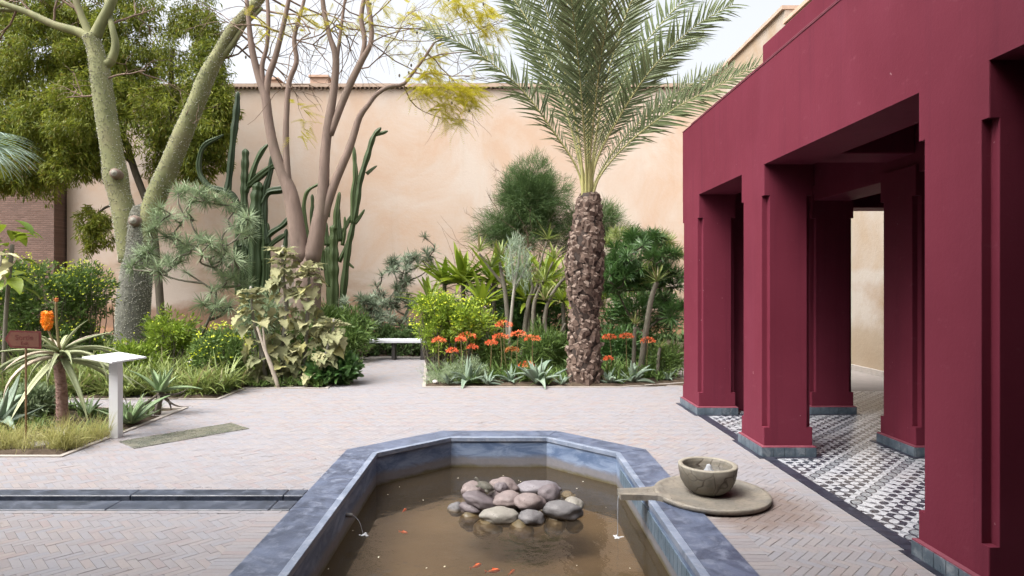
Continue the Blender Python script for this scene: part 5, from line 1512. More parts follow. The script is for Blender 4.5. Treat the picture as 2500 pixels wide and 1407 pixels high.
# ---- date palm
py0 = 10.75
pb = np.array((1.455, py0, 0.0))
pm_t = thing('date_palm', tuple(pb), 'date palm with thick scaly trunk and long arching grey green fronds', 'palm')
core = cr([(pb[0] - .02, py0, -.05, .265), (pb[0] - .02, py0, .5, .25), (pb[0] - .02, py0, .95, .225), (pb[0] - .01, py0, 1.25, .23), (pb[0] - .01, py0, 1.8, .285), (pb[0], py0, 2.3, .285), (pb[0] + .03, py0, 2.65, .23), (pb[0] + .05, py0, 2.95, .19), (pb[0] + .06, py0, 3.22, .13)], 40)
g = Geo(); tube(g, core[:, :3], core[:, 3], 20)
trk = part('trunk', g, M['palmfiber'], pm_t, True)
def boot(L_=0.13, W=0.115, T=0.05):
    """cut leaf base: a keeled scale rising and leaning out"""
    V = [(-W * .5, 0, 0), (0, T * .9, -.01), (W * .5, 0, 0), (0, -.03, 0),
         (-W * .46, .012, L_ * .5), (0, T * 1.25, L_ * .5), (W * .46, .012, L_ * .5), (0, -.02, L_ * .5),
         (-W * .36, .040, L_), (0, T * 1.5, L_ * .74), (W * .36, .040, L_), (0, .012, L_ * 1.08)]
    Q = [(k + i, k + (i + 1) % 4, k + 4 + (i + 1) % 4, k + 4 + i) for k in (0, 4) for i in range(4)] + [(8, 9, 10, 11)]
    return np.array(V), np.zeros((0, 3), int), np.array(Q)
bms = []
for k_ in range(5):
    b = boot(rng.uniform(.08, .12), rng.uniform(.095, .13), rng.uniform(.026, .042)); V = b[0] + rng.normal(0, .009, b[0].shape)
    me_ = Geo().add(V, b[1], b[2]).mesh('leaf_base', M['palmboot']); me_.materials.append(M['bootcut']); me_.polygons[len(me_.polygons) - 1].material_index = 1
    bms.append(me_)
nB = 560
gb_ = Geo(); made = 0
for k_ in range(nB):
    u = k_ / nB; z = 0.0 + 3.12 * u
    sc_ = 0.6 if (0.98 < z < 1.24 and k_ % 3) else 1.0
    i = np.searchsorted(core[:, 2], z).clip(1, 39); f_ = (z - core[i - 1, 2]) / (core[i, 2] - core[i - 1, 2]); c = core[i - 1] * (1 - f_) + core[i] * f_
    a = k_ * 2.39996 + rng.normal(0, .2)
    p_ = Vector((c[0] + math.cos(a) * c[3] * .95, c[1] + math.sin(a) * c[3] * .95, z + rng.normal(0, .02))) - Vector(pb)
    lean = rng.normal(0.02, .15) if z < 2.4 else rng.normal(-.08, .08)
    m_ = Matrix.Rotation(a - math.pi / 2, 3, 'Z') @ Matrix.Rotation(-lean, 3, 'X') @ Matrix.Rotation(rng.normal(0, .3), 3, 'Y')
    s_ = sc_ * rng.uniform(.75, 1.25); S_ = Vector((s_ * 1.05, s_, s_ * rng.uniform(.8, 1.3)))
    if math.sin(a) < 0.12 and made < 300:
        o = link('leaf_base', bms[k_ % 5], trk, p_); o.rotation_euler = m_.to_euler(); o.scale = S_; made += 1
    else:
        me = bms[k_ % 5]; V = np.array([m_ @ Vector((v.co.x * S_.x, v.co.y * S_.y, v.co.z * S_.z)) + p_ for v in me.vertices])
        gb_.add(V + pb, boot()[2])
part('leaf_bases', gb_, M['palmboot'], trk, kind='stuff')
g = Geo(); ends = []
for k_ in range(160):   # loose fibres between the scales
    z = rng.uniform(.9, 2.9); a = rng.uniform(0, 6.28); i = np.searchsorted(core[:, 2], z).clip(1, 39); c = core[i]
    d = np.array((math.cos(a), math.sin(a), 0.0)); p = c[:3] + d * (c[3] + .01)
    tube(g, cr([p, p + d * .035 + np.array((-d[1], d[0], .3)) * .06, p + d * .03 + np.array((-d[1], d[0], -.6)) * .12], 5), .004, 3, False)
part('fibres', g, M['palmboot'], trk, kind='stuff')

lft = blade(1.0, 0.070, 0.35, 3, 0.6, 0.25, 0.55)
def frond(path_w, Lmax=0.50, dens=78, vee=0.5, flip=0):
    """path of the rib in world coordinates"""
    n = 40; path = cr(path_w, n)
    g = Geo(); tube(g, path, np.concatenate([np.linspace(.042, .018, 8), np.linspace(.017, .004, n - 8)]), 6, False)
    o = part('frond', g, M['palmrib'], pm_t, True)
    t_, s_, b_ = frames(path)
    # sideways axis kept level so both leaflet rows spread like a shallow V
    up = unit(np.zeros_like(t_) + np.array((flip * .5, -1.0, 0.55)))
    up = unit(up - t_ * np.sum(up * t_, 1, keepdims=True)); side = np.cross(t_, up)
    L_tot = np.linalg.norm(np.diff(path, axis=0), axis=1).sum()
    u = np.linspace(0.20, 0.995, dens); idx = u * (n - 1); k0 = np.minimum(idx.astype(int), n - 2); f_ = (idx - k0)[:, None]
    pos = path[k0] * (1 - f_) + path[k0 + 1] * f_
    Ls = Lmax * np.clip(np.where(u < .32, .16 + (u - .2) / .12 * .34, np.where(u < .5, .5 + (u - .32) / .18 * .5, 1.0 - .5 * ((u - .5) / .5) ** 1.6)), .12, 1)
    g = Geo()
    for sg in (-1, 1):
        for rep in range(2):
            fan = (0.75 + 0.5 * u + (rng.normal(0, .2, dens)))[:, None]; v_ = (vee * (1.3 if rep else .2) + rng.normal(0, .3, dens))[:, None]
            d = unit(side[k0] * sg + t_[k0] * fan + up[k0] * v_)
            sel = slice(rep, None, 2)
            scatter(g, lft, pos[sel] + rng.normal(0, .004, pos[sel].shape), d[sel], (Ls * rng.uniform(.88, 1.08, dens))[sel], up=up[k0][sel])
    part('leaflets', g, M['palmleaf'], o, kind='stuff')
def fr2(pxs, dep):
    pts = [P(1437 + rng.uniform(-14, 14), 520, py0)] + [P(x, y_, py0 + d_) for (x, y_), d_ in zip(pxs, dep)]
    return pts
FR = [
 ([(1412, 420), (1350, 320), (1265, 210), (1150, 120), (1040, 70)], (0, -.1, -.2, -.3, -.4)),
 ([(1415, 400), (1375, 250), (1310, 90), (1240, -20), (1180, -80)], (0, .1, .2, .3, .3)),
 ([(1418, 380), (1390, 220), (1345, 60), (1285, -90), (1230, -170)], (-.1, -.3, -.5, -.7, -.8)),
 ([(1428, 380), (1415, 200), (1390, 20), (1350, -140), (1310, -230)], (-.1, -.5, -.9, -1.2, -1.4)),
 ([(1436, 380), (1432, 190), (1428, 10), (1424, -160), (1420, -260)], (-.2, -.6, -1.0, -1.4, -1.6)),
 ([(1442, 380), (1450, 200), (1465, 10), (1490, -150), (1520, -240)], (-.1, -.5, -.9, -1.2, -1.3)),
 ([(1448, 380), (1475, 220), (1520, 60), (1580, -80), (1640, -170)], (0, -.2, -.4, -.6, -.7)),
 ([(1450, 390), (1495, 260), (1560, 130), (1650, 20), (1760, -60)], (.1, .2, .3, .4, .4)),
 ([(1455, 400), (1510, 290), (1590, 170), (1690, 70), (1790, 10)], (0, -.3, -.6, -.8, -1.0)),
 ([(1460, 430), (1530, 330), (1620, 250), (1710, 195), (1790, 165)], (.2, .5, .8, 1.1, 1.3)),
 ([(1465, 430), (1545, 340), (1640, 270), (1740, 215), (1850, 160)], (-.1, -.3, -.5, -.6, -.7)),
 ([(1425, 380), (1405, 230), (1370, 90), (1310, -20), (1250, -90)], (.3, .8, 1.2, 1.6, 1.8)),
 ([(1433, 370), (1440, 200), (1445, 50), (1450, -80), (1455, -160)], (.4, 1.0, 1.5, 1.9, 2.1)),
 ([(1445, 370), (1480, 220), (1530, 90), (1590, 0), (1650, -60)], (.4, .9, 1.3, 1.6, 1.8)),
 ([(1436, 390), (1420, 250), (1400, 120), (1385, 10), (1380, -70)], (.5, 1.2, 1.9, 2.4, 2.8)),
 ([(1446, 390), (1470, 270), (1500, 150), (1530, 60), (1550, -10)], (.5, 1.2, 1.9, 2.4, 2.8)),
 ([(1430, 400), (1422, 270), (1410, 130), (1395, 0), (1385, -120)], (-.2, -.7, -1.1, -1.6, -1.9)),
 ([(1440, 400), (1452, 260), (1470, 120), (1495, -10), (1530, -130)], (-.2, -.8, -1.2, -1.7, -2.0)),
 ([(1420, 400), (1385, 290), (1330, 180), (1280, 70), (1240, -30)], (.2, .6, 1.0, 1.3, 1.6)),
 ([(1452, 400), (1500, 300), (1565, 200), (1640, 130), (1720, 90)], (.3, .8, 1.3, 1.8, 2.2)),
 ([(1432, 360), (1428, 200), (1420, 40), (1412, -120), (1408, -220)], (0, 0, 0, .1, .1)),
 ([(1440, 360), (1446, 200), (1456, 40), (1470, -120), (1480, -220)], (0, .1, .2, .2, .3)),
]
for k_ in (20, 13, 11, 5, 3): FR.pop(k_)
for k_, (a, b) in enumerate(FR): frond(fr2(a, b), rng.uniform(.52, .64), 80, rng.uniform(.15, .5), rng.normal(0, .6))

# ---- left edge: blue fan palm leaning in from the side
t = thing('fan_palm', (-9.4, 10.6, 0), 'blue grey fan palm leaves entering at the left edge', 'palm')
g = Geo(); tube(g, [(-9.4, 10.6, 0), (-9.4, 10.6, 2.0), (-9.35, 10.6, 3.8)], [.2, .17, .14], 12); part('trunk', g, M['palmfiber'], t, True)
seg = blade(1.0, .05, 1.1, 5, .3, .3, .6)
for (a, e_, L_) in ((0.05, .55, 1.0), (-.35, .2, 1.0), (.5, .4, 1.0), (-.9, .5, .9), (1.6, .6, .9), (2.8, .5, .9), (-1.8, .5, .9)):
    st_ = np.array((-9.35, 10.6, 3.75)); d = np.array((math.cos(a) * math.cos(e_), math.sin(a) * math.cos(e_), math.sin(e_))); hub = st_ + d * .65
    g = Geo(); tube(g, [st_, hub], [.02, .014], 5, False); o = part('leaf_stalk', g, M['palmrib'], t)
    g = Geo(); sd_ = unit(np.cross(d, (0, 0, 1))); th = np.linspace(-1.5, 1.5, 26)
    dd = d * np.cos(th)[:, None] + sd_ * np.sin(th)[:, None]
    scatter(g, seg, np.repeat(hub[None], 26, 0), dd, L_ * rng.uniform(.85, 1.05, 26), up=(0, 0, 1)); part('fan_leaf', g, M['fanleaf'], o)

# ---- big bright leaves and a pale leaf at the left edge
t = thing('bright_leaf_plant', (-7.6, 9.9, 0), 'plant with large bright green leaves at the left edge under the fan palm', 'plant')
big = tmpl_mesh('leaf', blade(1.0, .46, .9, 6, .25, .45, .2), M['leaf_broad'])
g = Geo(); tube(g, cr([(-7.75, 9.9, 0), (-7.7, 9.9, 1.2), (-7.6, 9.9, 2.3)], 8), [.03] * 8, 7); part('stem', g, M['stemgrey'], t, True)
for k_ in range(30):
    z = rng.uniform(1.6, 2.7); a = rng.uniform(0, 6.28)
    put('leaf', big, t, Vector((-7.65 + .1 * math.cos(a), 9.9 + .1 * math.sin(a), z)) - Vector(t.location), a, rng.uniform(-.3, .6), rng.normal(0, .2), rng.uniform(.28, .46))
def lobed(L_=1.0, cup=.35, droop=.8, seed=0):
    """broad arrow-shaped leaf with wavy lobed edges"""
    rs = np.random.default_rng(seed); V, Q = [], []
    n, m = 17, 7; ph = rs.uniform(0, 6); nl = rs.uniform(3.4, 4.6)
    for i in range(n):
        x = i / (n - 1)
        env = .46 * math.sin(math.pi * min(1, x * 1.02 + .10) ** .8) ** .9 * (1 - .25 * x)
        w_ = max(.004, env * (1 + .24 * math.sin(x * nl * 6.28 + ph)))
        a = droop * x
        cx, cz = x * math.cos(a * .55), -x * math.sin(a * .55)
        for j in range(m):
            yy = -1 + 2 * j / (m - 1)
            V.append((cx - .10 * abs(yy) ** 2 * (1 - x), yy * w_, cz + cup * abs(yy) ** 1.4 * w_ + .035 * abs(yy) * math.sin(x * nl * 6.28 + ph + 1.5 + (yy > 0)) + rs.normal(0, .005)))
    for i in range(n - 1):
        for j in range(m - 1): k_ = i * m + j; Q.append((k_, k_ + 1, k_ + m + 1, k_ + m))
    return np.array(V) * L_, np.zeros((0, 3), int), np.array(Q)
t = thing('pale_leaf_plant', (-6.35, 8.15, 0), 'plant with a few large cream coloured leaves at the left edge', 'plant')
plm = tmpl_mesh('leaf', lobed(1, .3, 1.0, 3), M['leaf_pale'])
g = Geo(); tube(g, cr([(-6.6, 8.15, 0), (-6.5, 8.15, 1.2), (-6.4, 8.15, 2.05)], 8), np.linspace(.03, .015, 8), 7); part('stem', g, M['stempale'], t, True)
for (dx, dz, a, p_, s_) in ((.0, 2.05, .2, .3, .26), (-.05, 1.98, -.5, -.9, .30), (-.1, 1.9, 1.8, .2, .3), (-.1, 1.9, 3.2, .2, .3), (0, 1.85, -1.6, -.5, .28), (.02, 1.78, .6, -1.2, .22)):
    put('leaf', plm, t, Vector((-6.40 + dx, 8.15, dz)) - Vector(t.location), a, p_, 0, s_)

# ---- felty lobed-leaf plant left of the bench path
t = thing('felty_leaf_plant', tuple(P(720, 930, 10.75) * (1, 1, 0)), 'tall plant with big felty lobed olive leaves left of the bench path', 'plant')
fms = [tmpl_mesh('leaf', lobed(1, .45, .9, k_), M['leaf_felt'], True) for k_ in range(4)]
L0 = Vector(t.location)
for (pts, n, zs) in (([(690, 950, 6), (690, 850, 5.5), (700, 750, 5), (690, 670, 4), (690, 600, 3)], 96, .10), ([(735, 950, 6), (745, 860, 5), (750, 780, 5), (755, 700, 4), (750, 640, 3)], 92, .10), ([(650, 945, 5), (640, 860, 5), (620, 790, 4), (612, 700, 3)], 62, .1),
                    ([(770, 945, 5), (790, 880, 4), (810, 820, 4), (815, 780, 3)], 70, .0), ([(700, 945, 4), (690, 900, 4), (720, 850, 3)], 30, .0)):
    g = Geo(); q = limb(g, pts, 10.75 + rng.uniform(-.12, .15), 20, 7); part('stem', g, M['stempale'], t, True)
    for k_ in range(n):
        u = rng.uniform(zs, 1.0) if k_ > n * .25 else rng.uniform(.8, 1); i = int(u * 19); a = rng.uniform(0, 6.28) if k_ % 3 else rng.uniform(-2.8, -.3)
        sz = (.29 if u < .8 else .20) * rng.uniform(.7, 1.1)
        put('leaf', random.choice(fms), t, Vector(q[i, :3] + np.array((math.cos(a), math.sin(a), 0)) * rng.uniform(.04, .2)) - L0, a, rng.uniform(-.9, .25) if u < .85 else rng.uniform(0, 1.1), rng.normal(0, .3), sz)
g = Geo(); limb(g, [(682, 952, 5, -.3), (664, 900, 5, -.3), (645, 850, 4, -.3), (628, 798, 3, -.3)], 10.7, 12, 7)
part('dry_stick', g, M['dead'], t, True)
g = Geo(); limb(g, [(676, 940, 3, -.3), (650, 860, 3, -.3), (642, 800, 2, -.3)], 10.7, 10, 6); part('dry_stick', g, M['dead'], t, True)

# ---- broad-leaved bright green plants behind the flowers
brd = [tmpl_mesh('leaf', blade(1.0, w_, dr, 7, .3, .45, .35), M['leaf_broad']) for w_, dr in ((.125, .45), (.115, .8), (.14, .2))]
def fan_plant(name, px, pyb, Y, n, L_, label, mesh, spread=(0.35, 1.35), cat='plant', z0=0.0, stem=None):
    b = P(px, pyb, Y)
    t = thing(name, (b[0], b[1], 0), label, cat)
    if stem:
        g = Geo(); tube(g, cr([(b[0] + stem[1], b[1], 0), (b[0] + stem[1] * .4, b[1], b[2] * .5), tuple(b)], 10), np.linspace(stem[0] * 1.25, stem[0], 10), 8); part('stem', g, M['stemgrey'], t, True)
    for k_ in range(n):
        a = k_ * 2.39996 + rng.normal(0, .2); p_ = rng.uniform(*spread)
        put('leaf', random.choice(mesh), t, (0, 0, b[2] - .1 * rng.uniform(0, 1)), a, p_, rng.normal(0, .2), L_ * rng.uniform(.75, 1.1))
    return t
for (px, pyb, Y, n, L_, lab) in ((1130, 690, 14.6, 44, 1.25, 'clump of broad pointed bright green leaves above the lime shrub'), (1205, 685, 14.4, 42, 1.25, 'clump of broad bright green leaves left of the silvery plant'), (1085, 690, 14.9, 28, 1.05, 'clump of broad bright green leaves nearest the grey tuft shrub'),
                         (1335, 690, 14.6, 38, 1.2, 'clump of broad bright green leaves just left of the palm trunk'), (1265, 695, 14.8, 34, 1.2, 'clump of broad bright green leaves behind the silvery plant')):
    fan_plant('broad_leaf_plant', px, pyb, Y, n, L_ * .85, lab, brd, (.0, 1.25), stem=(.05, .05))
for (px, pyb, Y, n, L_, lab) in ((1175, 745, 13.6, 26, .95, 'low clump of broad green leaves behind the highest coral flower'), (1290, 735, 13.9, 26, 1.0, 'clump of broad green leaves between the silvery plant and forked stem'), (1375, 730, 13.4, 24, .95, 'clump of broad green leaves half hidden by the palm trunk'), (1050, 740, 14.4, 20, .9, 'small clump of broad green leaves above the right end of the bench')):
    fan_plant('broad_leaf_plant', px, pyb, Y, n, L_, lab, brd, (.1, 1.3), stem=(.04, .04))
# crooked pale stems among them, each crowned with narrow leaves
nar = [tmpl_mesh('leaf', blade(1.0, .10, .4, 5, .3, .3, .5), M['leaf_strap'])]
narb = [tmpl_mesh('leaf', blade(1.0, .075, .1, 5, .3, .3, .6), M['leaf_strap'])]
def crooked(name, Y, trunk, heads, n, L_, label, mesh, mat='stemgrey', spread=(.1, 1.35), cat='plant'):
    b = P(trunk[0][0][0], 0, Y); t = thing(name, (b[0], b[1], 0), label, cat)
    for tr in trunk:
        g = Geo(); limb(g, tr, Y, 20, 8); part('stem', g, M[mat], t, True)
    for (hx, hy) in heads:
        c = P(hx, hy, Y)
        for k_ in range(n):
            a = k_ * 2.39996 + rng.normal(0, .2)
            put('leaf', random.choice(mesh), t, Vector(c) - Vector(t.location), a, rng.uniform(*spread), 0, L_ * rng.uniform(.8, 1.1))
    return t
crooked('crooked_stem_plant', 13.2, [[(1240, 895, 6.3), (1240, 800, 6.3), (1234, 720, 5.6), (1225, 670, 4.9), (1220, 640, 3.5)], [(1232, 700, 4.2), (1200, 660, 3.5), (1170, 620, 2.8)]], [(1170, 615), (1222, 630), (1200, 655)], 20, .50, 'pale crooked stem left of the silvery plant', nar)
crooked('crooked_stem_plant', 13.4, [[(1275, 890, 6.3), (1282, 800, 6.3), (1290, 740, 5.6), (1300, 700, 3.5), (1285, 670, 2.8)], [(1290, 735, 4.2), (1310, 700, 3.5), (1318, 650, 2.8), (1335, 590, 2.1)]], [(1285, 660), (1338, 585), (1310, 690)], 18, .45, 'forked pale stem right of the silvery plant', nar)
crooked('crooked_stem_plant', 12.8, [[(1300, 900, 6.3), (1302, 800, 5.6), (1305, 740, 4.9), (1325, 690, 3.5), (1350, 640, 2.8)]], [(1352, 632), (1330, 690)], 20, .46, 'slender pale stem between forked stem and the palm', nar)
crooked('crooked_stem_plant', 12.0, [[(1345, 900, 5.6), (1342, 850, 5.6), (1330, 790, 5.6), (1338, 740, 4.9), (1360, 700, 4.2), (1378, 680, 3.5)], [(1344, 850, 4.2), (1365, 820, 3.5), (1380, 790, 2.8)]], [(1380, 672), (1330, 735)], 20, .44, 'S shaped pale stem close to the left of the palm trunk', nar)
crooked('dragon_tree', 11.6, [[(1562, 925, 8.4), (1570, 860, 7.7), (1580, 790, 7.0), (1590, 730, 6.3), (1603, 690, 5.6)]], [(1604, 688)], 30, .40, 'leaning grey trunk topped with one spiky yellow green rosette', narb, 'stemgrey', (-.1, 1.45), 'plant')
crooked('dragon_tree', 11.4, [[(1546, 925, 5.6), (1548, 850, 4.9), (1550, 800, 4.2)]], [(1551, 792)], 22, .24, 'short stem with a small spiky rosette left of the leaning trunk', narb, 'stemgrey', (.2, 1.45), 'plant')
crooked('dragon_tree', 11.3, [[(1605, 925, 4.9), (1608, 870, 4.2), (1612, 850, 3.5)]], [(1612, 848)], 20, .22, 'low spiky rosette nearest the pavilion corner', narb, 'stemgrey', (.2, 1.45), 'plant')

# silvery plant on a thin leaning stem
t = thing('silvery_plant', tuple(P(1240, 900, 11.9) * (1, 1, 0)), 'slender silvery plume plant on a thin pale leaning stem', 'plant')
for pts in ([(1240, 920, 4), (1246, 800, 4), (1256, 700, 3.5), (1266, 640, 3), (1268, 600, 2)], [(1256, 705, 3), (1250, 650, 2.5), (1244, 600, 2)], [(1258, 700, 2.5), (1280, 660, 2), (1290, 620, 1.5)]):
    g = Geo(); limb(g, pts, 11.9, 16, 6); part('stem', g, M['stempale'], t, True)
g = Geo(); ndl = blade(1.0, .05, .2, 2)
for (px, py, rx, ry, n) in ((1262, 640, 24, 70, 620), (1243, 640, 12, 55, 200), (1286, 670, 16, 55, 260)):
    c, rad = PE(px, py, rx, ry, 11.9, .2); p = c + in_ball(n) * rad
    scatter(g, ndl, p, unit(rng.normal(0, .45, (n, 3)) + np.array((0, 0, .9))), rng.uniform(.10, .2, n))
part('plume', g, M['leaf_silver'], t, kind='stuff')

# ---- coral flower heads on thin stalks over green leaf fans
strp = [tmpl_mesh('leaf', blade(1.0, .09, .7, 5, .2, .3, .6), M['leaf_shrub'])]
FL = [(1072, 832, 13, 'coral flower head at the far left of the row'), (1104, 857, 11, 'coral flower head below the lime shrub'), (1140, 822, 17, 'coral flower head in front of the lime shrub'), (1125, 830, 10, 'small coral flower head left of its larger twin'),
      (1153, 848, 10, 'lower coral flower head right of the lime shrub'), (1230, 794, 17, 'highest coral flower head beside the silvery stem'), (1200, 838, 12, 'coral flower head left of the silvery stem'), (1222, 824, 15, 'coral flower head just left of the silvery stem'), (1266, 818, 16, 'coral flower head just right of the silvery stem'), (1300, 828, 15, 'coral flower head between silvery stem and palm'),
      (1250, 856, 13, 'faded coral flower head low beside the silvery stem'), (1285, 893, 15, 'lowest coral flower head above the agaves'), (1488, 824, 13, 'coral flower head just right of the palm trunk'), (1529, 822, 13, 'coral flower head between palm and spiky rosette'), (1582, 833, 14, 'coral flower head at the leaning trunk'), (1485, 876, 8, 'small coral flower head low right of the palm')]
tubel = blade(1.0, .22, .6, 2, .4, .5, .5)
for (px, py, r_, lab) in FL:
    r_ *= 1.3
    Y = 11.3 + rng.uniform(-.2, .2); c = P(px, py, Y)
    t = thing('coral_flower', (c[0], c[1], 0), lab, 'flower', 'coral flowers on thin stalks')
    g = Geo(); tube(g, cr([(c[0] + rng.normal(0, .04), c[1], 0), (c[0] + rng.normal(0, .02), c[1], c[2] * .5), tuple(c)], 8), np.linspace(.010, .007, 8), 5, False); part('stalk', g, M['stalk'], t, True)
    g = Geo(); n = 170; d = rand_dir(n, -.2, 1); rr_ = r_ * Y / F
    p = c + d * np.array((rr_, rr_, rr_ * .45)) * .85
    scatter(g, tubel, p, unit(d * .7 + np.array((0, 0, -.35)) + rng.normal(0, .2, (n, 3))), rng.uniform(.03, .055, n)); part('flower_head', g, M['coral' if 'faded' not in lab else 'rust'], t, kind='stuff')
    for k_ in range(9):
        put('leaf', strp[0], t, (0, 0, .02), k_ * .7 + rng.normal(0, .2), rng.uniform(.5, 1.3), 0, rng.uniform(.35, .6))
# ---- agaves along the front of the right bed
agm = [tmpl_mesh('leaf', fleshy(1.0, .22, .05, dr, 8, .55, .3, .6, li), M['agave']) for dr, li in ((.35, 0), (.9, .3), (-.25, 0))]
def agave(px, py, Y, n, L_, label, mesh, group='agaves along the front of the bed', p_=(.15, 1.25), name='agave', cat='agave', z0=0.03, stem=None, mat2=None):
    b = P(px, py, Y); t = thing(name, (b[0], b[1], 0), label, cat, group)
    for k_ in range(n):
        u = k_ / max(1, n - 1); a = k_ * 2.39996 + rng.normal(0, .1)
        put('leaf', random.choice(mesh), t, (math.cos(a) * .02, math.sin(a) * .02, z0), a, p_[0] + (p_[1] - p_[0]) * u + rng.normal(0, .2), rng.normal(0, .12), L_ * rng.uniform(.65, 1.2) * (1 - .25 * u))
    return t
for (px, Y, n, L_, lab) in ((1096, 10.62, 10, .26, 'grey green agave nearest the bench path'), (1142, 10.78, 17, .52, 'large spreading agave in front of the blue cushion'), (1190, 10.60, 9, .30, 'agave with curled leaves under the coral flowers'), (1246, 10.9, 12, .36, 'wide agave below the lowest coral flower'),
                        (1312, 10.72, 17, .58, 'broad agave between lowest coral flower and palm'), (1372, 10.56, 9, .28, 'small agave against the left of the palm trunk'), (1488, 10.65, 13, .34, 'agave against the right of the palm trunk'), (1545, 10.85, 12, .52, 'long leaved agave in front of the small spiky rosette'), (1632, 11.1, 10, .24, 'smallest agave near the pavilion corner')):
    agave(px, 930, Y, n, L_, lab, agm)
# ---- near left bed
alm = [tmpl_mesh('leaf', fleshy(1.0, .085, .03, dr, 9, .5, .2, .8, li), M['aloe']) for dr, li in ((.7, .3), (1.1, .6), (.35, .1))]
ab = P(147, 1040, 7.55)
t = thing('tree_aloe', (ab[0], ab[1], 0), 'single stemmed aloe with long arching leaves and an orange flower spike', 'aloe')
g = Geo(); q = limb(g, [(152, 1075, 15), (152, 1010, 13), (150, 950, 12), (144, 890, 11.5), (147, 850, 11)], 7.55, 26, 14); part('trunk', g, M['pinkscale'], t, True)
g = Geo(); sc_ = blade(1.0, 1.1, -.5, 1, .3, .5, .7)
for k_ in range(260):
    u = rng.uniform(.12, .95); i = u * 24; k0 = int(i); c = q[k0] * (1 - (i - k0)) + q[k0 + 1] * (i - k0); a = rng.uniform(0, 6.28); d = np.array((math.cos(a), math.sin(a), 0))
    scatter(g, sc_, [c[:3] + d * c[3] * .95], [d + np.array((0, 0, .35))], rng.uniform(.02, .038), up=(0, 0, 1))
part('leaf_scars', g, M['pinkscale'], t, kind='stuff')
hd = Vector(q[-2, :3]) - Vector(t.location)
for k_ in range(30):
    u = k_ / 29; a = k_ * 2.39996
    put('leaf', alm[k_ % 3], t, hd + Vector((math.cos(a) * .04, math.sin(a) * .04, -.10 + .12 * u)), a, -.38 + .95 * u ** 2.0 + rng.normal(0, .14), rng.normal(0, .15), rng.uniform(.72, 1.1) * (1 - .35 * u))
def spike(t, pts, Y, r_head, h_head, mat, n=170):
    g = Geo(); qq = limb(g, pts, Y, 12, 6); st_ = part('flower_stalk', g, M['stalk'], t, True)
    c = qq[-1, :3]; g = Geo()
    z = rng.uniform(0, 1, n); a = rng.uniform(0, 6.28, n); rr_ = r_head * np.sqrt(np.clip(np.sin(np.clip(z, .02, 1) * math.pi * .93), .05, 1))
    p = c + np.stack([np.cos(a) * rr_ * .7, np.sin(a) * rr_ * .7, (z - .12) * h_head], -1)
    d = np.stack([np.cos(a), np.sin(a), -0.9 + 1.1 * z], -1)
    scatter(g, blade(1, .35, .3, 2, .5, .5, .6), p, d, r_head * rng.uniform(.5, .75, n)); 
    lathe(g, [(0.001, h_head * .9), (r_head * .45, h_head * .75), (r_head * .55, h_head * .3), (r_head * .3, -.02), (.001, -.02)], c, 10)
    part('flower_spike', g, M[mat], t, kind='stuff')
spike(t, [(143, 860, 3), (128, 830, 2.5), (118, 808, 2.5), (115, 798, 2.5)], 7.5, .056, .21, 'orange', 320)
spike(t, [(146, 860, 3.5), (139, 800, 3), (137, 755, 3), (137, 738, 3)], 7.5, .022, .06, 'rust', 60)
gam = [tmpl_mesh('leaf', fleshy(1.0, .19, .05, dr, 8, .5, .25, .8), M['aloegreen']) for dr in (.25, -.15, .5)]
agave(318, 1035, 7.55, 15, .52, 'green aloe with upright striped leaves behind the information table post', gam, 'aloes in the near left bed', (.35, 1.3), 'aloe', 'aloe')
agave(215, 1020, 7.9, 10, .34, 'small upright aloe between tree aloe and information table', gam, 'aloes in the near left bed', (.5, 1.35), 'aloe', 'aloe')
agave(-10, 1010, 7.3, 14, .75, 'long leaved grey aloe at the left edge of the near bed', agm, 'aloes in the near left bed', (.3, 1.2), 'aloe', 'aloe')
agave(120, 1010, 8.2, 10, .42, 'green aloe half hidden behind the tree aloe trunk', gam, 'aloes in the near left bed', (.3, 1.2), 'aloe', 'aloe')
t = agave(392, 1005, 8.2, 16, .44, 'stemmed aloe with hanging dry leaves at the corner of the near bed', gam, 'aloes in the near left bed', (.45, 1.4), 'aloe', 'aloe', z0=.30)
g = Geo(); limb(g, [(384, 1025, 8), (386, 990, 8), (394, 955, 8)], 8.2, 8, 8); part('stem', g, M['twigdark'], t, True)
drm = tmpl_mesh('leaf', fleshy(1.0, .10, .03, 1.0, 8, .4, .2, .8), M['aloedry'])
drm2 = tmpl_mesh('leaf', fleshy(1.0, .09, .03, -1.3, 8, .4, .2, .8), M['aloedry'])
for k_, (a, p_, m_) in enumerate(((.1, -.35, drm2), (-.35, -.5, drm2), (.5, -.3, drm2), (-.1, -.9, drm2), (2.8, -.4, drm), (3.6, -.5, drm), (-1.4, -.5, drm), (1.6, -.4, drm))):
    put('dry_leaf', m_, t, (0, 0, .27), a, p_, 0, rng.uniform(.36, .5))
# tan grass tufts along the kerb
g = Geo()
gb = [blade(1.0, .012, dr, 5, 0, .2, .8) for dr in (.9, 1.6, .4)]
for (px, py, Y, n, L_) in ((20, 1100, 6.42, 260, .34), (75, 1105, 6.36, 150, .26), (150, 1100, 6.42, 380, .40), (185, 1100, 6.46, 160, .28), (228, 1080, 6.75, 200, .34), (258, 1068, 6.95, 130, .28), (-30, 1100, 6.4, 200, .34), (110, 1085, 6.7, 160, .26), (55, 1085, 6.75, 160, .3)):
    b = P(px, py, Y); b[2] = .02
    for m_ in gb:
        k_ = n // 3; p = b + np.c_[rng.normal(0, .06, (k_, 2)), np.zeros(k_)]
        scatter(g, m_, p, unit(rng.normal(0, .42, (k_, 3)) * (1, 1, .2) + np.array((0, 0, 1))), L_ * rng.uniform(.5, 1.1, k_), up=rng.normal(0, 1, (k_, 3)) * (1, 1, .1))
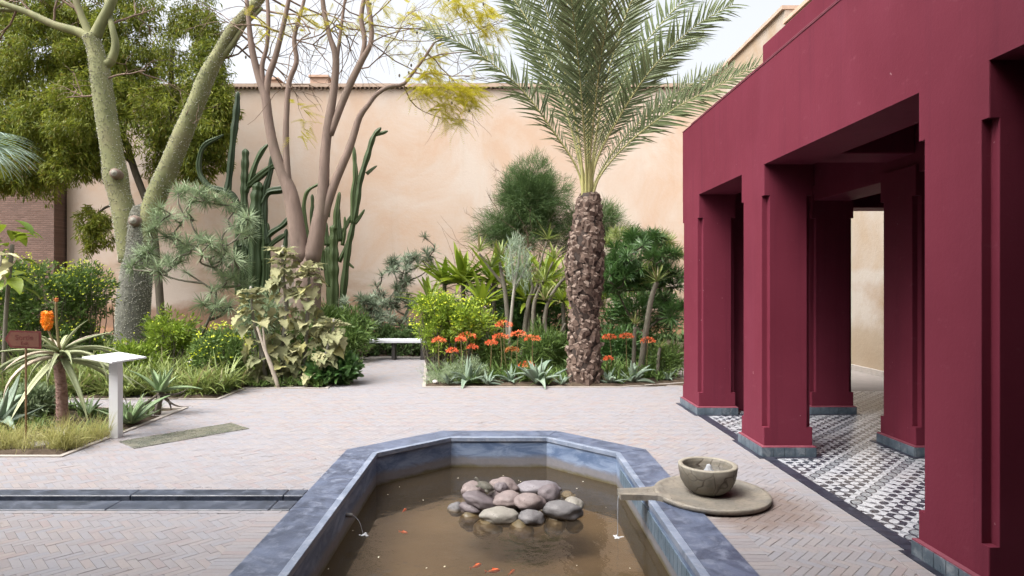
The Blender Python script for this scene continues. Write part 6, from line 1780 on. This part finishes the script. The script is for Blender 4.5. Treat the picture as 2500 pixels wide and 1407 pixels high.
tag(link('grass', g.mesh('grass', M['grassdry'])), 'tan and green grass tufts along the kerb of the near left bed', 'grass', kind='stuff')
# strap-leaved ground cover and low filling plants
def cover(name, label, spots, mat, L_, n, droop=(.5, 1.4, .9), W=.045, tilt=.6):
    g = Geo(); ms = [blade(1.0, W, d_, 5, .2, .3, .7) for d_ in droop]
    for (x, y_, s_) in spots:
        for m_ in ms:
            k_ = max(2, int(n * s_) // len(ms)); p = np.array((x, y_, .02)) + np.c_[rng.normal(0, .04, (k_, 2)), np.zeros(k_)]
            d = unit(rng.normal(0, tilt, (k_, 3)) * (1, 1, .1) + np.array((0, 0, 1)))
            scatter(g, m_, p, d, L_ * s_ * rng.uniform(.6, 1.1, k_), up=np.c_[-d[:, :2] * 2, np.full(k_, .6)])
    return tag(link(name, g.mesh(name, M[mat])), label, 'ground cover', kind='stuff')
def spots(n, xa, xb, ya, yb, f_=None, s=(.7, 1.2)):
    out = []
    while len(out) < n:
        x, y_ = rng.uniform(xa, xb), rng.uniform(ya, yb)
        if f_ is None or f_(x, y_): out.append((x, y_, rng.uniform(*s)))
    return out
cover('strap_leaves', 'arching strap leaves massed below the spiny tree', spots(150, -8.6, -4.3, 9.5, 12.0), 'leaf_strap', .62, 30)
cover('strap_leaves', 'strap leaved planting in the deeper left bed', spots(150, -11, -3.5, 12, 17), 'leaf_strap', .6, 24)
cover('low_cover', 'low mixed green cover in the near left bed', spots(90, -7.4, -4.4, 6.9, 8.5), 'leaf_shrub', .20, 26, W=.09)
cover('low_cover', 'low green cover in the bed left of the bench path', spots(120, -8.0, -3.0, 9.45, 13.5, lambda x, y_: x < -4.2 or y_ > 10.4) + spots(40, -4.0, -2.95, 10.4, 12), 'leaf_shrub', .22, 24, W=.10)
cover('low_cover', 'grassy green cover around the coral flowers and palm', spots(200, -1.1, 3.1, 10.6, 14.0, lambda x, y_: y_ > 10.6 + max(0, x - 2) * .5), 'leaf_shrub', .34, 30, W=.05)
cover('low_cover', 'dim green cover along the foot of the back wall', spots(200, -12, 6, 15.5, 21), 'leaf_bush', .5, 24, W=.09)
cover('strap_leaves', 'dense arching strap leaves at the front edge of the left bed', spots(90, -8.2, -4.25, 9.45, 10.4), 'leaf_strap', .48, 34)
cover('low_cover', 'leafy green filling between the shrubs left of the felty plant', spots(110, -7.5, -4.0, 10.6, 13.5), 'leaf_lime', .34, 30, W=.12)
# two pale stones in the beds
for (px, py, Y, r_, lab) in ((474, 885, 11.0, .10, 'pale stone half hidden in the leaves below the blue tuft shrub'), (1062, 938, 10.6, .05, 'small pale stone at the corner of the right bed')):
    bm = bmesh.new(); bmesh.ops.create_icosphere(bm, subdivisions=3, radius=r_)
    for v in bm.verts: v.co = v.co * (1 + .25 * noise.noise(v.co * 14)); v.co.z *= .7
    o = bm_obj('edging_stone', bm, M['rockpale'], None, True); o.location = P(px, py, Y); o.location.z = max(o.location.z, .06); tag(o, lab, 'stone')

# fallen leaves on the paving
g = Geo(); n = 260
lx_ = rng.uniform(-6, 2.3, n); ly_ = rng.uniform(3.2, 10.2, n); okl = paved(lx_, ly_)
pp = np.stack([lx_[okl], ly_[okl], np.full(okl.sum(), .004)], -1)
scatter(g, blade(1, .35, -.5, 2, .3, .5, .3), pp, np.c_[rng.normal(size=(len(pp), 2)), np.zeros(len(pp))], rng.uniform(.012, .035, len(pp)), up=(0, 0, 1))
tag(link('fallen_leaves', g.mesh('fallen_leaves', M['aloedry'])), 'tiny dry leaves scattered over the pale paving', 'leaves', kind='stuff')
